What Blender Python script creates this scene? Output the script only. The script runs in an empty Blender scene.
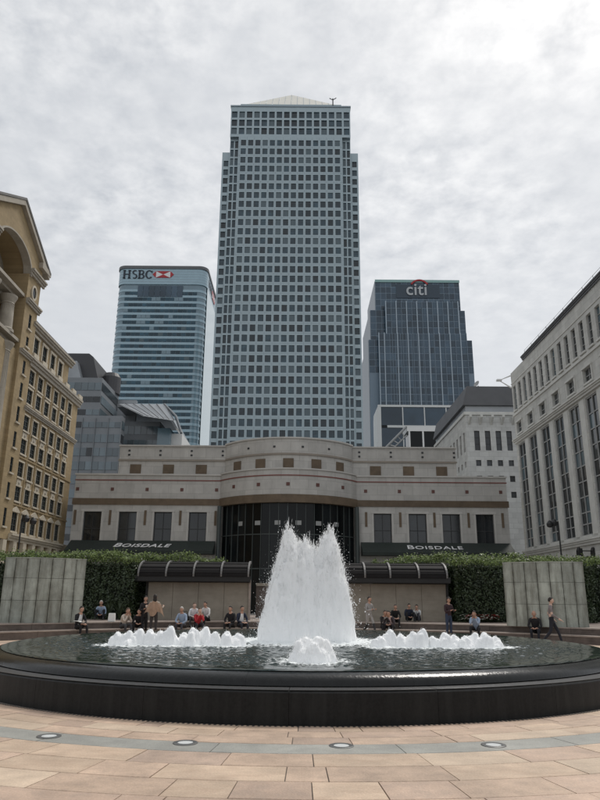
import bpy, bmesh, math, random
import numpy as np
from mathutils import Vector, Matrix, noise
random.seed(7); rng = np.random.default_rng(7)
R = math.radians
scene = bpy.context.scene
COL = scene.collection

# ------------------------------------------------------------------ camera, sky, sun, exposure
cd = bpy.data.cameras.new('camera'); cam = bpy.data.objects.new('camera', cd); COL.objects.link(cam)
PITCH = math.atan(197/675.); ROLL = R(0.45)
F = Vector((0, math.cos(PITCH), math.sin(PITCH))); U0 = Vector((0, -math.sin(PITCH), math.cos(PITCH))); R0 = Vector((1, 0, 0))
CR = math.cos(ROLL)*R0 + math.sin(ROLL)*U0; CU = math.cos(ROLL)*U0 - math.sin(ROLL)*R0
mw = Matrix((CR, CU, -F)).transposed().to_4x4(); mw.translation = Vector((0, 0, 1.65))
cam.matrix_world = mw
cd.sensor_fit = 'VERTICAL'; cd.sensor_height = 36; cd.lens = 36*675/800.
cd.clip_start = 0.1; cd.clip_end = 6000
scene.camera = cam

SUN_EL, SUN_AZ = R(54), R(34)          # azimuth measured from +Y towards +X
sdir = Vector((math.sin(SUN_AZ)*math.cos(SUN_EL), math.cos(SUN_AZ)*math.cos(SUN_EL), math.sin(SUN_EL)))
sl = bpy.data.lights.new('sun', 'SUN'); sl.energy = 1.5; sl.angle = R(14); sl.color = (1, .955, .89)
so = bpy.data.objects.new('sun', sl); COL.objects.link(so); so.rotation_euler = sdir.to_track_quat('Z', 'Y').to_euler()
so.location = (0, 0, 300)

world = bpy.data.worlds.new('World'); scene.world = world; world.use_nodes = True
def build_world():
    nt = world.node_tree; n = nt.nodes; l = nt.links; n.clear()
    out = n.new('ShaderNodeOutputWorld'); bg = n.new('ShaderNodeBackground'); l.new(bg.outputs[0], out.inputs[0])
    sky = n.new('ShaderNodeTexSky'); sky.sky_type = 'NISHITA'; sky.sun_disc = False
    sky.sun_elevation = SUN_EL; sky.sun_rotation = SUN_AZ
    skm = n.new('ShaderNodeVectorMath'); skm.operation = 'SCALE'; skm.inputs['Scale'].default_value = .10; l.new(sky.outputs[0], skm.inputs[0])
    tc = n.new('ShaderNodeTexCoord')
    nrm = n.new('ShaderNodeVectorMath'); nrm.operation = 'NORMALIZE'; l.new(tc.outputs['Generated'], nrm.inputs[0])
    sep = n.new('ShaderNodeSeparateXYZ'); l.new(nrm.outputs[0], sep.inputs[0])
    def M(op, a, b=None, c=None):
        m = n.new('ShaderNodeMath'); m.operation = op
        for i, v in enumerate((a, b, c)):
            if v is None: continue
            if isinstance(v, (int, float)): m.inputs[i].default_value = v
            else: l.new(v, m.inputs[i])
        return m.outputs[0]
    z = M('MAXIMUM', M('ADD', sep.outputs[2], .12), .08)
    comb = n.new('ShaderNodeCombineXYZ'); l.new(M('DIVIDE', sep.outputs[0], z), comb.inputs[0]); l.new(M('DIVIDE', sep.outputs[1], z), comb.inputs[1])
    def N(scale, detail, rough, dist, seed):
        t = n.new('ShaderNodeTexNoise'); t.noise_dimensions = '4D'; t.inputs['W'].default_value = seed
        t.inputs['Scale'].default_value = scale; t.inputs['Detail'].default_value = detail; t.inputs['Roughness'].default_value = rough; t.inputs['Distortion'].default_value = dist
        l.new(comb.outputs[0], t.inputs['Vector']); return t.outputs['Fac']
    big = N(1.3, 4, .55, .3, 3.1); cell = N(16, 4.5, .58, .12, 8.2); mid = N(5, 4, .55, .1, 1.7)
    # puffy altocumulus where the big noise is high, smooth veil elsewhere
    area = M('MULTIPLY', M('SUBTRACT', big, .30), 4.0); area = M('MINIMUM', M('MAXIMUM', area, .25), 1)
    hi = n.new('ShaderNodeMapRange'); hi.interpolation_type = 'SMOOTHSTEP'; l.new(sep.outputs[2], hi.inputs[0]); hi.inputs[1].default_value = .25; hi.inputs[2].default_value = .68; hi.inputs[3].default_value = .10; hi.inputs[4].default_value = 1.25
    area = M('MULTIPLY', area, hi.outputs[0])
    puff = M('MULTIPLY', M('MULTIPLY', M('SUBTRACT', cell, .5), .80), area)
    v = M('ADD', .67, M('MULTIPLY', M('MULTIPLY', M('SUBTRACT', mid, .5), hi.outputs[0]), .17)); v = M('ADD', v, M('MULTIPLY', M('SUBTRACT', big, .5), .16)); v = M('ADD', v, puff)
    dot = n.new('ShaderNodeVectorMath'); dot.operation = 'DOT_PRODUCT'; l.new(nrm.outputs[0], dot.inputs[0]); dot.inputs[1].default_value = sdir
    d = M('MAXIMUM', dot.outputs['Value'], 0)
    glow = M('ADD', M('MULTIPLY', M('POWER', d, 24), .34), M('MULTIPLY', M('POWER', d, 3), .10)); v = M('ADD', v, glow)
    ramp = n.new('ShaderNodeValToRGB'); l.new(M('MULTIPLY', v, .7), ramp.inputs[0])
    e = ramp.color_ramp.elements; e[0].position = .25; e[0].color = (.36, .375, .41, 1); e[1].position = .78; e[1].color = (1.12, 1.11, 1.09, 1)
    e2 = e.new(.43); e2.color = (.63, .65, .675, 1)
    mix = n.new('ShaderNodeMix'); mix.data_type = 'RGBA'; mix.inputs['Factor'].default_value = .90
    l.new(skm.outputs[0], mix.inputs['A']); l.new(ramp.outputs[0], mix.inputs['B']); l.new(mix.outputs['Result'], bg.inputs[0])
    bg.inputs[1].default_value = .87
build_world()
cy = scene.cycles; cy.max_bounces = 20; cy.diffuse_bounces = 10; cy.transmission_bounces = 12; cy.glossy_bounces = 4
vs = scene.view_settings; vs.view_transform = 'Standard'; vs.look = 'None'; vs.exposure = .26; vs.gamma = 1; vs.use_curve_mapping = False

# ------------------------------------------------------------------ materials
MATS = {}
def mat(name, col, rough=.7, metal=0., var=0., vscale=1.0, bump=0., bscale=20., spec=.5, rnd=0., stretch=None, dirt=None, detail=5, joints=None, translu=0., ior=None, lighten=0., grain=0., stain=None):
    m = bpy.data.materials.new(name); m.use_nodes = True; nt = m.node_tree; n = nt.nodes; l = nt.links
    p = n['Principled BSDF']; p.inputs['Roughness'].default_value = rough; p.inputs['Metallic'].default_value = metal; p.inputs['Specular IOR Level'].default_value = spec
    if ior: p.inputs['IOR'].default_value = ior
    geo = n.new('ShaderNodeNewGeometry'); vec = geo.outputs['Position']
    if stretch:
        mp = n.new('ShaderNodeVectorMath'); mp.operation = 'MULTIPLY'; mp.inputs[1].default_value = stretch; l.new(vec, mp.inputs[0]); vec2 = mp.outputs[0]
    else: vec2 = vec
    base = n.new('ShaderNodeRGB'); base.outputs[0].default_value = (*col, 1); cur = base.outputs[0]
    def scale_by(cur, fac_socket, lo, hi, a=.3, b=.7):
        mr = n.new('ShaderNodeMapRange'); l.new(fac_socket, mr.inputs[0]); mr.inputs[1].default_value = a; mr.inputs[2].default_value = b; mr.inputs[3].default_value = lo; mr.inputs[4].default_value = hi
        vm = n.new('ShaderNodeVectorMath'); vm.operation = 'SCALE'; l.new(cur, vm.inputs[0]); l.new(mr.outputs[0], vm.inputs['Scale']); return vm.outputs[0]
    if var:
        t = n.new('ShaderNodeTexNoise'); t.inputs['Scale'].default_value = vscale; t.inputs['Detail'].default_value = detail; t.inputs['Roughness'].default_value = .6; l.new(vec2, t.inputs['Vector'])
        cur = scale_by(cur, t.outputs['Fac'], 1-var, 1+var)
    if rnd:
        oi = n.new('ShaderNodeObjectInfo'); sm = n.new('ShaderNodeMath'); sm.operation = 'ADD'; l.new(oi.outputs['Random'], sm.inputs[0]); l.new(geo.outputs['Random Per Island'], sm.inputs[1]); fr = n.new('ShaderNodeMath'); fr.operation = 'FRACT'; l.new(sm.outputs[0], fr.inputs[0])
        cur = scale_by(cur, fr.outputs[0], 1-rnd, 1+rnd, 0, 1)
        if lighten:   # a share of the panes has pale blinds behind the glass
            gt = n.new('ShaderNodeMath'); gt.operation = 'GREATER_THAN'; gt.inputs[1].default_value = 1-lighten; l.new(fr.outputs[0], gt.inputs[0])
            mx = n.new('ShaderNodeMix'); mx.data_type = 'RGBA'; l.new(gt.outputs[0], mx.inputs['Factor']); l.new(cur, mx.inputs['A']); mx.inputs['B'].default_value = (.085, .125, .145, 1); cur = mx.outputs['Result']
    if grain:
        t = n.new('ShaderNodeTexNoise'); t.inputs['Scale'].default_value = 38; t.inputs['Detail'].default_value = 8; t.inputs['Roughness'].default_value = .75; l.new(vec, t.inputs['Vector']); cur = scale_by(cur, t.outputs['Fac'], 1-grain, 1+grain)
        t = n.new('ShaderNodeTexNoise'); t.inputs['Scale'].default_value = .9; t.inputs['Detail'].default_value = 4; l.new(vec, t.inputs['Vector']); cur = scale_by(cur, t.outputs['Fac'], 1-grain*.8, 1+grain*.6)
    if stain:
        at = n.new('ShaderNodeAttribute'); at.attribute_name = 'stain'; t = n.new('ShaderNodeTexNoise'); t.inputs['Scale'].default_value = 3.5; t.inputs['Detail'].default_value = 5; l.new(vec, t.inputs['Vector'])
        ml = n.new('ShaderNodeMath'); ml.operation = 'MULTIPLY'; l.new(at.outputs['Fac'], ml.inputs[0]); mr = n.new('ShaderNodeMapRange'); l.new(t.outputs['Fac'], mr.inputs[0]); mr.inputs[1].default_value = .3; mr.inputs[2].default_value = .65; mr.inputs[3].default_value = .15; mr.inputs[4].default_value = .95; l.new(mr.outputs[0], ml.inputs[1])
        mx = n.new('ShaderNodeMix'); mx.data_type = 'RGBA'; l.new(ml.outputs[0], mx.inputs['Factor']); l.new(cur, mx.inputs['A']); mx.inputs['B'].default_value = (*stain, 1); cur = mx.outputs['Result']
    if dirt:
        dc, amt, ds = dirt
        t = n.new('ShaderNodeTexNoise'); t.inputs['Scale'].default_value = 1; t.inputs['Detail'].default_value = 6; t.inputs['Roughness'].default_value = .65
        mp = n.new('ShaderNodeVectorMath'); mp.operation = 'MULTIPLY'; mp.inputs[1].default_value = ds; l.new(vec, mp.inputs[0]); l.new(mp.outputs[0], t.inputs['Vector'])
        mr = n.new('ShaderNodeMapRange'); l.new(t.outputs['Fac'], mr.inputs[0]); mr.inputs[1].default_value = .45; mr.inputs[2].default_value = .72; mr.inputs[3].default_value = 0; mr.inputs[4].default_value = amt
        mx = n.new('ShaderNodeMix'); mx.data_type = 'RGBA'; l.new(mr.outputs[0], mx.inputs['Factor']); l.new(cur, mx.inputs['A']); mx.inputs['B'].default_value = (*dc, 1); cur = mx.outputs['Result']
    hsock = None
    if joints:         # fine stone coursing: (axis 'x'|'y', width, height, depth of colour)
        ax, bw, bh, jd = joints
        sp = n.new('ShaderNodeSeparateXYZ'); l.new(vec, sp.inputs[0]); cb = n.new('ShaderNodeCombineXYZ')
        l.new(sp.outputs[0 if ax == 'x' else 1], cb.inputs[0]); l.new(sp.outputs[2], cb.inputs[1])
        br = n.new('ShaderNodeTexBrick'); l.new(cb.outputs[0], br.inputs['Vector']); br.inputs['Scale'].default_value = 1
        br.inputs['Brick Width'].default_value = bw; br.inputs['Row Height'].default_value = bh; br.inputs['Mortar Size'].default_value = .035; br.inputs['Mortar Smooth'].default_value = .3
        br.inputs['Color1'].default_value = (1, 1, 1, 1); br.inputs['Color2'].default_value = (.86, .86, .86, 1); br.inputs['Mortar'].default_value = (jd, jd, jd, 1)
        mx = n.new('ShaderNodeMix'); mx.data_type = 'RGBA'; mx.blend_type = 'MULTIPLY'; mx.inputs['Factor'].default_value = 1; l.new(cur, mx.inputs['A']); l.new(br.outputs['Color'], mx.inputs['B']); cur = mx.outputs['Result']
    l.new(cur, p.inputs['Base Color'])
    if bump:
        t = n.new('ShaderNodeTexNoise'); t.inputs['Scale'].default_value = bscale; t.inputs['Detail'].default_value = 5; l.new(vec2, t.inputs['Vector'])
        bp = n.new('ShaderNodeBump'); bp.inputs['Strength'].default_value = bump; bp.inputs['Distance'].default_value = .02; l.new(t.outputs['Fac'], bp.inputs['Height']); l.new(bp.outputs[0], p.inputs['Normal'])
    if translu:
        tr = n.new('ShaderNodeBsdfTranslucent'); l.new(cur, tr.inputs[0]); ms = n.new('ShaderNodeMixShader'); ms.inputs[0].default_value = translu
        l.new(p.outputs[0], ms.inputs[1]); l.new(tr.outputs[0], ms.inputs[2]); l.new(ms.outputs[0], n['Material Output'].inputs[0])
    MATS[name] = m; return m
mat('asphalt', (.05, .05, .052), .9, var=.2, vscale=2, bump=.4, bscale=60)
mat('street_stone', (.33, .31, .285), .8, var=.2, vscale=1.5, bump=.3, bscale=30)
mat('mortar', (.16, .14, .12), .95, var=.25, vscale=6)
PINK = [mat('paving_pink', (.52, .38, .28), .62, var=.16, vscale=2.2, rnd=.12, bump=.35, bscale=45, grain=.16, dirt=((.24, .18, .14), .45, (5, 5, 5))),
        mat('paving_buff', (.53, .40, .292), .62, var=.16, vscale=2.6, rnd=.10, bump=.35, bscale=45, grain=.16, dirt=((.33, .21, .14), .4, (2.2, 6, 4))),
        mat('paving_rose', (.49, .355, .267), .62, var=.16, vscale=2.2, rnd=.12, bump=.35, bscale=45, grain=.16, dirt=((.25, .2, .17), .4, (4, 4, 4))),
        mat('paving_cream', (.545, .425, .315), .62, var=.14, vscale=2.2, rnd=.10, bump=.35, bscale=45, grain=.16, dirt=((.36, .27, .2), .35, (3, 8, 5))),
        mat('paving_brown', (.44, .325, .25), .62, var=.16, vscale=2.2, rnd=.12, bump=.35, bscale=45, grain=.16, dirt=((.2, .16, .13), .4, (4, 4, 4)))]
mat('paving_grey', (.315, .31, .28), .6, var=.15, vscale=2.5, rnd=.08, bump=.35, bscale=45, grain=.16, dirt=((.2, .2, .185), .35, (4, 4, 4)))
mat('granite', (.009, .009, .009), .5, var=.4, vscale=25, bump=.06, bscale=120, spec=.22, dirt=((.022, .022, .021), .7, (7, 7, .7)))
mat('granite_wet', (.008, .009, .009), .2, var=.4, vscale=12, bump=.22, bscale=22, spec=.32, stretch=(1, 1, .35))
mat('granite_ledge', (.05, .05, .05), .36, var=.3, vscale=18, bump=.1, bscale=80)
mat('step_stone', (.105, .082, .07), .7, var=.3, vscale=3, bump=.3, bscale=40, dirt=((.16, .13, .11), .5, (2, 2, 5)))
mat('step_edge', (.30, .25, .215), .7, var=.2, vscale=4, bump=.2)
mat('terrace_stone', (.25, .20, .17), .75, var=.2, vscale=2)
mat('concrete', (.33, .35, .31), .8, stain=(.085, .085, .065), var=.25, vscale=1.6, rnd=.14, bump=.5, bscale=18, dirt=((.12, .115, .09), .85, (3.2, 3.2, .5)))
mat('concrete_stain', (.10, .10, .08), .85, var=.35, vscale=3, bump=.4)
mat('beige_wall', (.30, .265, .215), .8, var=.12, vscale=2, bump=.3, bscale=30, dirt=((.2, .17, .135), .5, (.8, .8, 3)))
mat('dark_metal', (.011, .0105, .0105), .65, metal=0, var=.2, vscale=8)
mat('roof_glazing', (.010, .0085, .0085), .75, spec=.2, var=.25, vscale=5)
mat('white_rib', (.15, .145, .14), .5)
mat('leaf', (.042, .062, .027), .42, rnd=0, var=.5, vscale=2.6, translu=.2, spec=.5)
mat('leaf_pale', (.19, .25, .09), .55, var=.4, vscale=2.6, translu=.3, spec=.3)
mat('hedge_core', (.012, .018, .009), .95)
mat('twig', (.05, .035, .022), .9)
mat('stone_boisdale', (.53, .515, .485), .8, var=.09, vscale=.8, bump=.1, joints=('x', 1.94, 1.05, .78), dirt=((.36, .345, .325), .5, (.9, .9, .22)))
mat('stone_trim', (.52, .505, .475), .75, var=.08, vscale=1)
mat('moulding_stone', (.30, .265, .225), .8, var=.1)
mat('brown_stone', (.135, .098, .064), .7, var=.22, vscale=1.2, rnd=.1)
mat('red_line', (.20, .055, .042), .6)
mat('rust_square', (.13, .055, .045), .6)
mat('glass_dark', (.010, .012, .013), .1, spec=.22, rnd=.5)
mat('glass_tower', (.026, .054, .072), .12, spec=.6, rnd=.6, var=.45, vscale=.35, lighten=.16)
mat('glass_house', (.022, .026, .03), .08, spec=.6, rnd=.5, var=.3, vscale=.6)
mat('glass_strip', (.035, .04, .042), .1, spec=.6, rnd=.55, var=.3, vscale=.7, lighten=.10)
mat('glass_teal', (.024, .070, .102), .14, spec=.45, rnd=.45, var=.2, vscale=.1, lighten=.05)
mat('glass_teal_pale', (.15, .235, .285), .18, spec=.9, rnd=.12, var=.1, vscale=.1)
mat('teal_band', (.33, .455, .52), .3, metal=.2, var=.06, vscale=.3)
mat('teal_side', (.40, .5, .52), .04, metal=.65, var=.04, vscale=.3)
mat('grey_cap', (.14, .145, .15), .6)
mat('glass_blue', (.046, .080, .115), .14, spec=.55, rnd=.35, var=.25, vscale=.08)
mat('fin_white', (.40, .47, .53), .4, metal=.2)
mat('fin_thin', (.20, .26, .32), .4, metal=.2)
mat('citi_stone', (.34, .37, .40), .5, metal=.2)
mat('citi_panel', (.036, .058, .082), .3)
mat('sign_grey', (.50, .52, .53), .5)
mat('glass_green', (.25, .42, .40), .15, spec=.8)
mat('steel', (.375, .455, .487), .42, metal=.25, var=.05, vscale=.4)
mat('steel_line', (.27, .325, .36), .4, metal=.4)
mat('pyramid', (.62, .60, .52), .35, metal=.2, var=.05, vscale=.3)
mat('ochre', (.345, .258, .142), .85, var=.12, vscale=.8, bump=.15, joints=('y', .8, .38, .84), dirt=((.26, .19, .105), .35, (1, 1, .3)))
mat('cream_stone', (.52, .465, .37), .8, var=.1, vscale=1.5, dirt=((.32, .28, .22), .45, (1.5, 1.5, .5)))
mat('grey_stone_trim', (.36, .325, .27), .8, var=.15, vscale=1.5)
mat('roof_lead', (.13, .125, .12), .6, var=.15, vscale=1)
mat('stone_right', (.55, .55, .52), .82, var=.11, vscale=.8, bump=.15, joints=('y', 1.5, .62, .80), dirt=((.42, .41, .385), .5, (1.2, 1.2, .3)))
mat('stone_right_trim', (.56, .56, .53), .8, var=.1, vscale=1)
mat('stone_far', (.54, .545, .53), .82, var=.1, vscale=.6, joints=('x', 1.5, .8, .76))
mat('slate', (.105, .108, .115), .6, var=.12, vscale=.5)
mat('frame_dark', (.03, .032, .034), .5)
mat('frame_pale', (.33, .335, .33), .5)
mat('frame_green', (.06, .072, .07), .5)
mat('awning', (.020, .028, .024), .75, var=.15, vscale=2)
mat('white_paint', (.78, .78, .76), .5)
mat('sign_navy', (.02, .028, .045), .5)
mat('sign_red', (.42, .022, .03), .45)
mat('sign_white', (.8, .8, .8), .45)
mat('grey_glass', (.11, .145, .165), .14, spec=.8, rnd=.3, var=.2, vscale=.2)
mat('grey_band', (.21, .225, .24), .45, metal=.2, var=.08, vscale=.3)
mat('grey_dark', (.055, .055, .06), .5)
mat('glass_roof', (.30, .32, .34), .25, spec=.8, var=.1, vscale=.3)
mat('black_iron', (.015, .015, .016), .45)
mat('lamp_lens', (.75, .77, .76), .25)
mat('lamp_steel', (.22, .22, .215), .35, metal=.7)
def foam_mat():
    m = bpy.data.materials.new('foam'); m.use_nodes = True; n = m.node_tree.nodes; l = m.node_tree.links; n.remove(n['Principled BSDF'])
    d = n.new('ShaderNodeBsdfDiffuse'); t = n.new('ShaderNodeBsdfTranslucent'); x = n.new('ShaderNodeMixShader')
    for q in (d, t): q.inputs[0].default_value = (.985, .99, .992, 1)
    x.inputs[0].default_value = .06; l.new(d.outputs[0], x.inputs[1]); l.new(t.outputs[0], x.inputs[2]); l.new(x.outputs[0], n['Material Output'].inputs[0]); MATS['foam'] = m
foam_mat()
mat('skin', (.42, .25, .18), .6); mat('skin_pale', (.56, .38, .30), .6)
mat('hair_dark', (.018, .013, .01), .7); mat('hair_grey', (.45, .43, .40), .7); mat('hair_brown', (.07, .04, .025), .7)
mat('petal_white', (.8, .8, .72), .6, translu=.3); mat('petal_red', (.42, .03, .035), .6, translu=.2)
mat('lips', (.33, .13, .11), .5); mat('paper', (.75, .75, .72), .7); mat('shawl', (.46, .32, .23), .85, var=.15, vscale=6, translu=.3)
mat('shoe', (.012, .012, .012), .5); mat('rubber', (.02, .02, .022), .8); mat('eye', (.01, .01, .01), .3)
def cloth(col):
    k = 'cloth_%02x%02x%02x' % tuple(int(c*255) for c in col)
    return MATS.get(k) or mat(k, col, .9, var=.2, vscale=9)

# ------------------------------------------------------------------ helpers
W = {}       # world position of each object's origin
def empty(name, loc, label=None, cat=None, group=None, kind=None):
    o = bpy.data.objects.new(name, None); COL.objects.link(o); o.location = loc; o.empty_display_size = .2; W[o.name] = Vector(loc)
    tag(o, label, cat, group, kind); return o
def tag(o, label=None, cat=None, group=None, kind=None):
    if label: o['label'] = label
    if cat: o['category'] = cat
    if group: o['group'] = group
    if kind: o['kind'] = kind
    return o
def place(name, me, loc, parent=None):
    o = bpy.data.objects.new(name, me); COL.objects.link(o); loc = Vector(loc)
    if parent: o.parent = parent; o.location = loc - W[parent.name]
    else: o.location = loc
    W[o.name] = loc; return o
class MB:
    def __init__(s): s.v = []; s.f = []; s.m = []
    def add(s, vs_, fs_, mi=0):
        b = len(s.v); s.v += [tuple(v) for v in vs_]; s.f += [tuple(b+i for i in f) for f in fs_]; s.m += [mi]*len(fs_); return s
    def box(s, x0, x1, y0, y1, z0, z1, mi=0):
        return s.add([(x0,y0,z0),(x1,y0,z0),(x1,y1,z0),(x0,y1,z0),(x0,y0,z1),(x1,y0,z1),(x1,y1,z1),(x0,y1,z1)],
                     [(0,3,2,1),(4,5,6,7),(0,1,5,4),(1,2,6,5),(2,3,7,6),(3,0,4,7)], mi)
    def prism(s, pts, ax, a, b, mi=0):     # polygon pts in the two other axes, extruded along ax
        def P(p, t): return (t, p[0], p[1]) if ax == 'x' else ((p[0], t, p[1]) if ax == 'y' else (p[0], p[1], t))
        n = len(pts); vv = [P(p, a) for p in pts]+[P(p, b) for p in pts]
        return s.add(vv, [tuple(range(n)), tuple(range(2*n-1, n-1, -1))]+[(i, n+i, n+(i+1) % n, (i+1) % n) for i in range(n)], mi)
    def arc(s, cx, cy, r0, r1, z0, z1, a0, a1, n, mi=0):   # solid arc block
        full = abs(a1-a0) > 6.28
        k = n if full else n+1
        vv = []
        for i in range(k):
            a = a0+(a1-a0)*i/n; c, q = math.cos(a), math.sin(a)
            vv += [(cx+r0*c, cy+r0*q, z0), (cx+r1*c, cy+r1*q, z0), (cx+r1*c, cy+r1*q, z1), (cx+r0*c, cy+r0*q, z1)]
        ff = []
        for i in range(n):
            p, q = 4*i, 4*((i+1) % k)
            for j in range(4): ff.append((p+j, q+j, q+(j+1) % 4, p+(j+1) % 4))
        if not full: ff += [(0, 1, 2, 3), (4*n+3, 4*n+2, 4*n+1, 4*n)]
        return s.add(vv, ff, mi)
    def sweep_arc(s, prof, cx, cy, a0, a1, n, mi=0):       # closed profile [(r,z)] swept round an arc
        m = len(prof); vv = []
        for i in range(n+1):
            a = a0+(a1-a0)*i/n; c, q = math.cos(a), math.sin(a)
            vv += [(cx+r*c, cy+r*q, z) for r, z in prof]
        ff = []
        for i in range(n):
            for j in range(m): ff.append((i*m+j, (i+1)*m+j, (i+1)*m+(j+1) % m, i*m+(j+1) % m))
        ff += [tuple(range(m)), tuple(n*m+j for j in range(m-1, -1, -1))]
        return s.add(vv, ff, mi)
    def tube(s, pts, rads, n=8, mi=0):
        pts = [Vector(p) for p in pts]
        if not hasattr(rads, '__len__'): rads = [rads]*len(pts)
        vv = []
        for i, p in enumerate(pts):
            d = (pts[min(i+1, len(pts)-1)]-pts[max(i-1, 0)]).normalized()
            u = d.orthogonal().normalized() if i == 0 else (u - d*u.dot(d)).normalized()
            w = d.cross(u)
            for k in range(n): a = 2*math.pi*k/n; vv.append(p+(u*math.cos(a)+w*math.sin(a))*rads[i])
        ff = [tuple(range(n-1, -1, -1)), tuple(range((len(pts)-1)*n, len(pts)*n))]
        for i in range(len(pts)-1):
            for k in range(n): ff.append((i*n+k, i*n+(k+1) % n, (i+1)*n+(k+1) % n, (i+1)*n+k))
        return s.add(vv, ff, mi)
    def lathe(s, prof, cx, cy, n=24, mi=0):
        vv = []; m = len(prof)
        for k in range(n):
            a = 2*math.pi*k/n; vv += [(cx+r*math.cos(a), cy+r*math.sin(a), z) for r, z in prof]
        ff = []
        for k in range(n):
            p, q = k*m, ((k+1) % n)*m
            for j in range(m-1): ff.append((p+j, q+j, q+j+1, p+j+1))
        ff += [tuple(k*m for k in range(n-1, -1, -1)), tuple(k*m+m-1 for k in range(n))]
        return s.add(vv, ff, mi)
    def ell(s, c, r, n=10, m=6, mi=0):
        vv = []; ff = []
        for j in range(m+1):
            t = math.pi*j/m
            for k in range(n):
                a = 2*math.pi*k/n; vv.append((c[0]+r[0]*math.sin(t)*math.cos(a), c[1]+r[1]*math.sin(t)*math.sin(a), c[2]+r[2]*math.cos(t)))
        for j in range(m):
            for k in range(n): ff.append((j*n+k, (j+1)*n+k, (j+1)*n+(k+1) % n, j*n+(k+1) % n))
        return s.add(vv, ff, mi)
    def mesh(s, name, mats, origin, smooth=False, bevel=0., fix=True):
        me = bpy.data.meshes.new(name); o = Vector(origin)
        me.from_pydata([(v[0]-o.x, v[1]-o.y, v[2]-o.z) for v in s.v], [], s.f)
        for mm in (mats if isinstance(mats, (list, tuple)) else [mats]): me.materials.append(MATS[mm] if isinstance(mm, str) else mm)
        if any(s.m): me.polygons.foreach_set('material_index', s.m)
        if fix or bevel:
            bm = bmesh.new(); bm.from_mesh(me)
            if fix: bmesh.ops.recalc_face_normals(bm, faces=bm.faces)
            if bevel: bmesh.ops.bevel(bm, geom=[e for e in bm.edges], offset=bevel, segments=1, affect='EDGES')
            bm.to_mesh(me); bm.free()
        if smooth: me.polygons.foreach_set('use_smooth', [True]*len(me.polygons)); me.set_sharp_from_angle(angle=R(42))
        me.update(); return me
    def build(s, name, mats, parent=None, smooth=False, bevel=0., fix=True, origin=None):
        if origin is None:
            a = np.array(s.v); mn, mx = a.min(0), a.max(0); origin = ((mn[0]+mx[0])/2, (mn[1]+mx[1])/2, mn[2] if parent is None else (mn[2]+mx[2])/2)
        return place(name, s.mesh(name, mats, origin, smooth, bevel, fix), origin, parent)
def npmesh(name, V, Fq, mats, parent=None, smooth=False, mi=None, origin=(0, 0, 0)):
    me = bpy.data.meshes.new(name); V = np.asarray(V, np.float32)-np.asarray(origin, np.float32); Fq = np.asarray(Fq, np.int32); k = Fq.shape[1]
    me.vertices.add(len(V)); me.vertices.foreach_set('co', V.ravel()); me.loops.add(Fq.size); me.loops.foreach_set('vertex_index', Fq.ravel())
    me.polygons.add(len(Fq)); me.polygons.foreach_set('loop_start', np.arange(len(Fq), dtype=np.int32)*k)
    for mm in (mats if isinstance(mats, (list, tuple)) else [mats]): me.materials.append(MATS[mm] if isinstance(mm, str) else mm)
    if mi is not None: me.polygons.foreach_set('material_index', np.asarray(mi, np.int32))
    if smooth: me.polygons.foreach_set('use_smooth', np.ones(len(Fq), bool))
    me.update(calc_edges=True); me.validate()
    return place(name, me, origin, parent)
def joined(name, items, parent, kind='stuff'):
    """items: list of (mesh, world loc) -> one mesh part"""
    V = []; Fc = []; Mi = []; b = 0; mats = [m for m in items[0][0].materials]
    for me, loc in items:
        V += [tuple(v.co+Vector(loc)) for v in me.vertices]
        for p in me.polygons: Fc.append(tuple(b+i for i in p.vertices)); Mi.append(p.material_index)
        b += len(me.vertices)
    mb = MB(); mb.v = V; mb.f = Fc; mb.m = Mi
    o = mb.build(name, [m.name for m in mats] if mats else [], parent, fix=False); o['kind'] = kind; return o
MC = {}
def pieces(name, items, parent, limit=300):
    """items: (mesh, world loc, weight) - the largest become objects, the rest one part"""
    items = sorted(items, key=lambda t: -t[2])
    for me, loc, w in items[:limit]: place(name, me, loc, parent)
    if len(items) > limit: joined(name+'_rest', [(a, b) for a, b, c in items[limit:]], parent)
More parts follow.
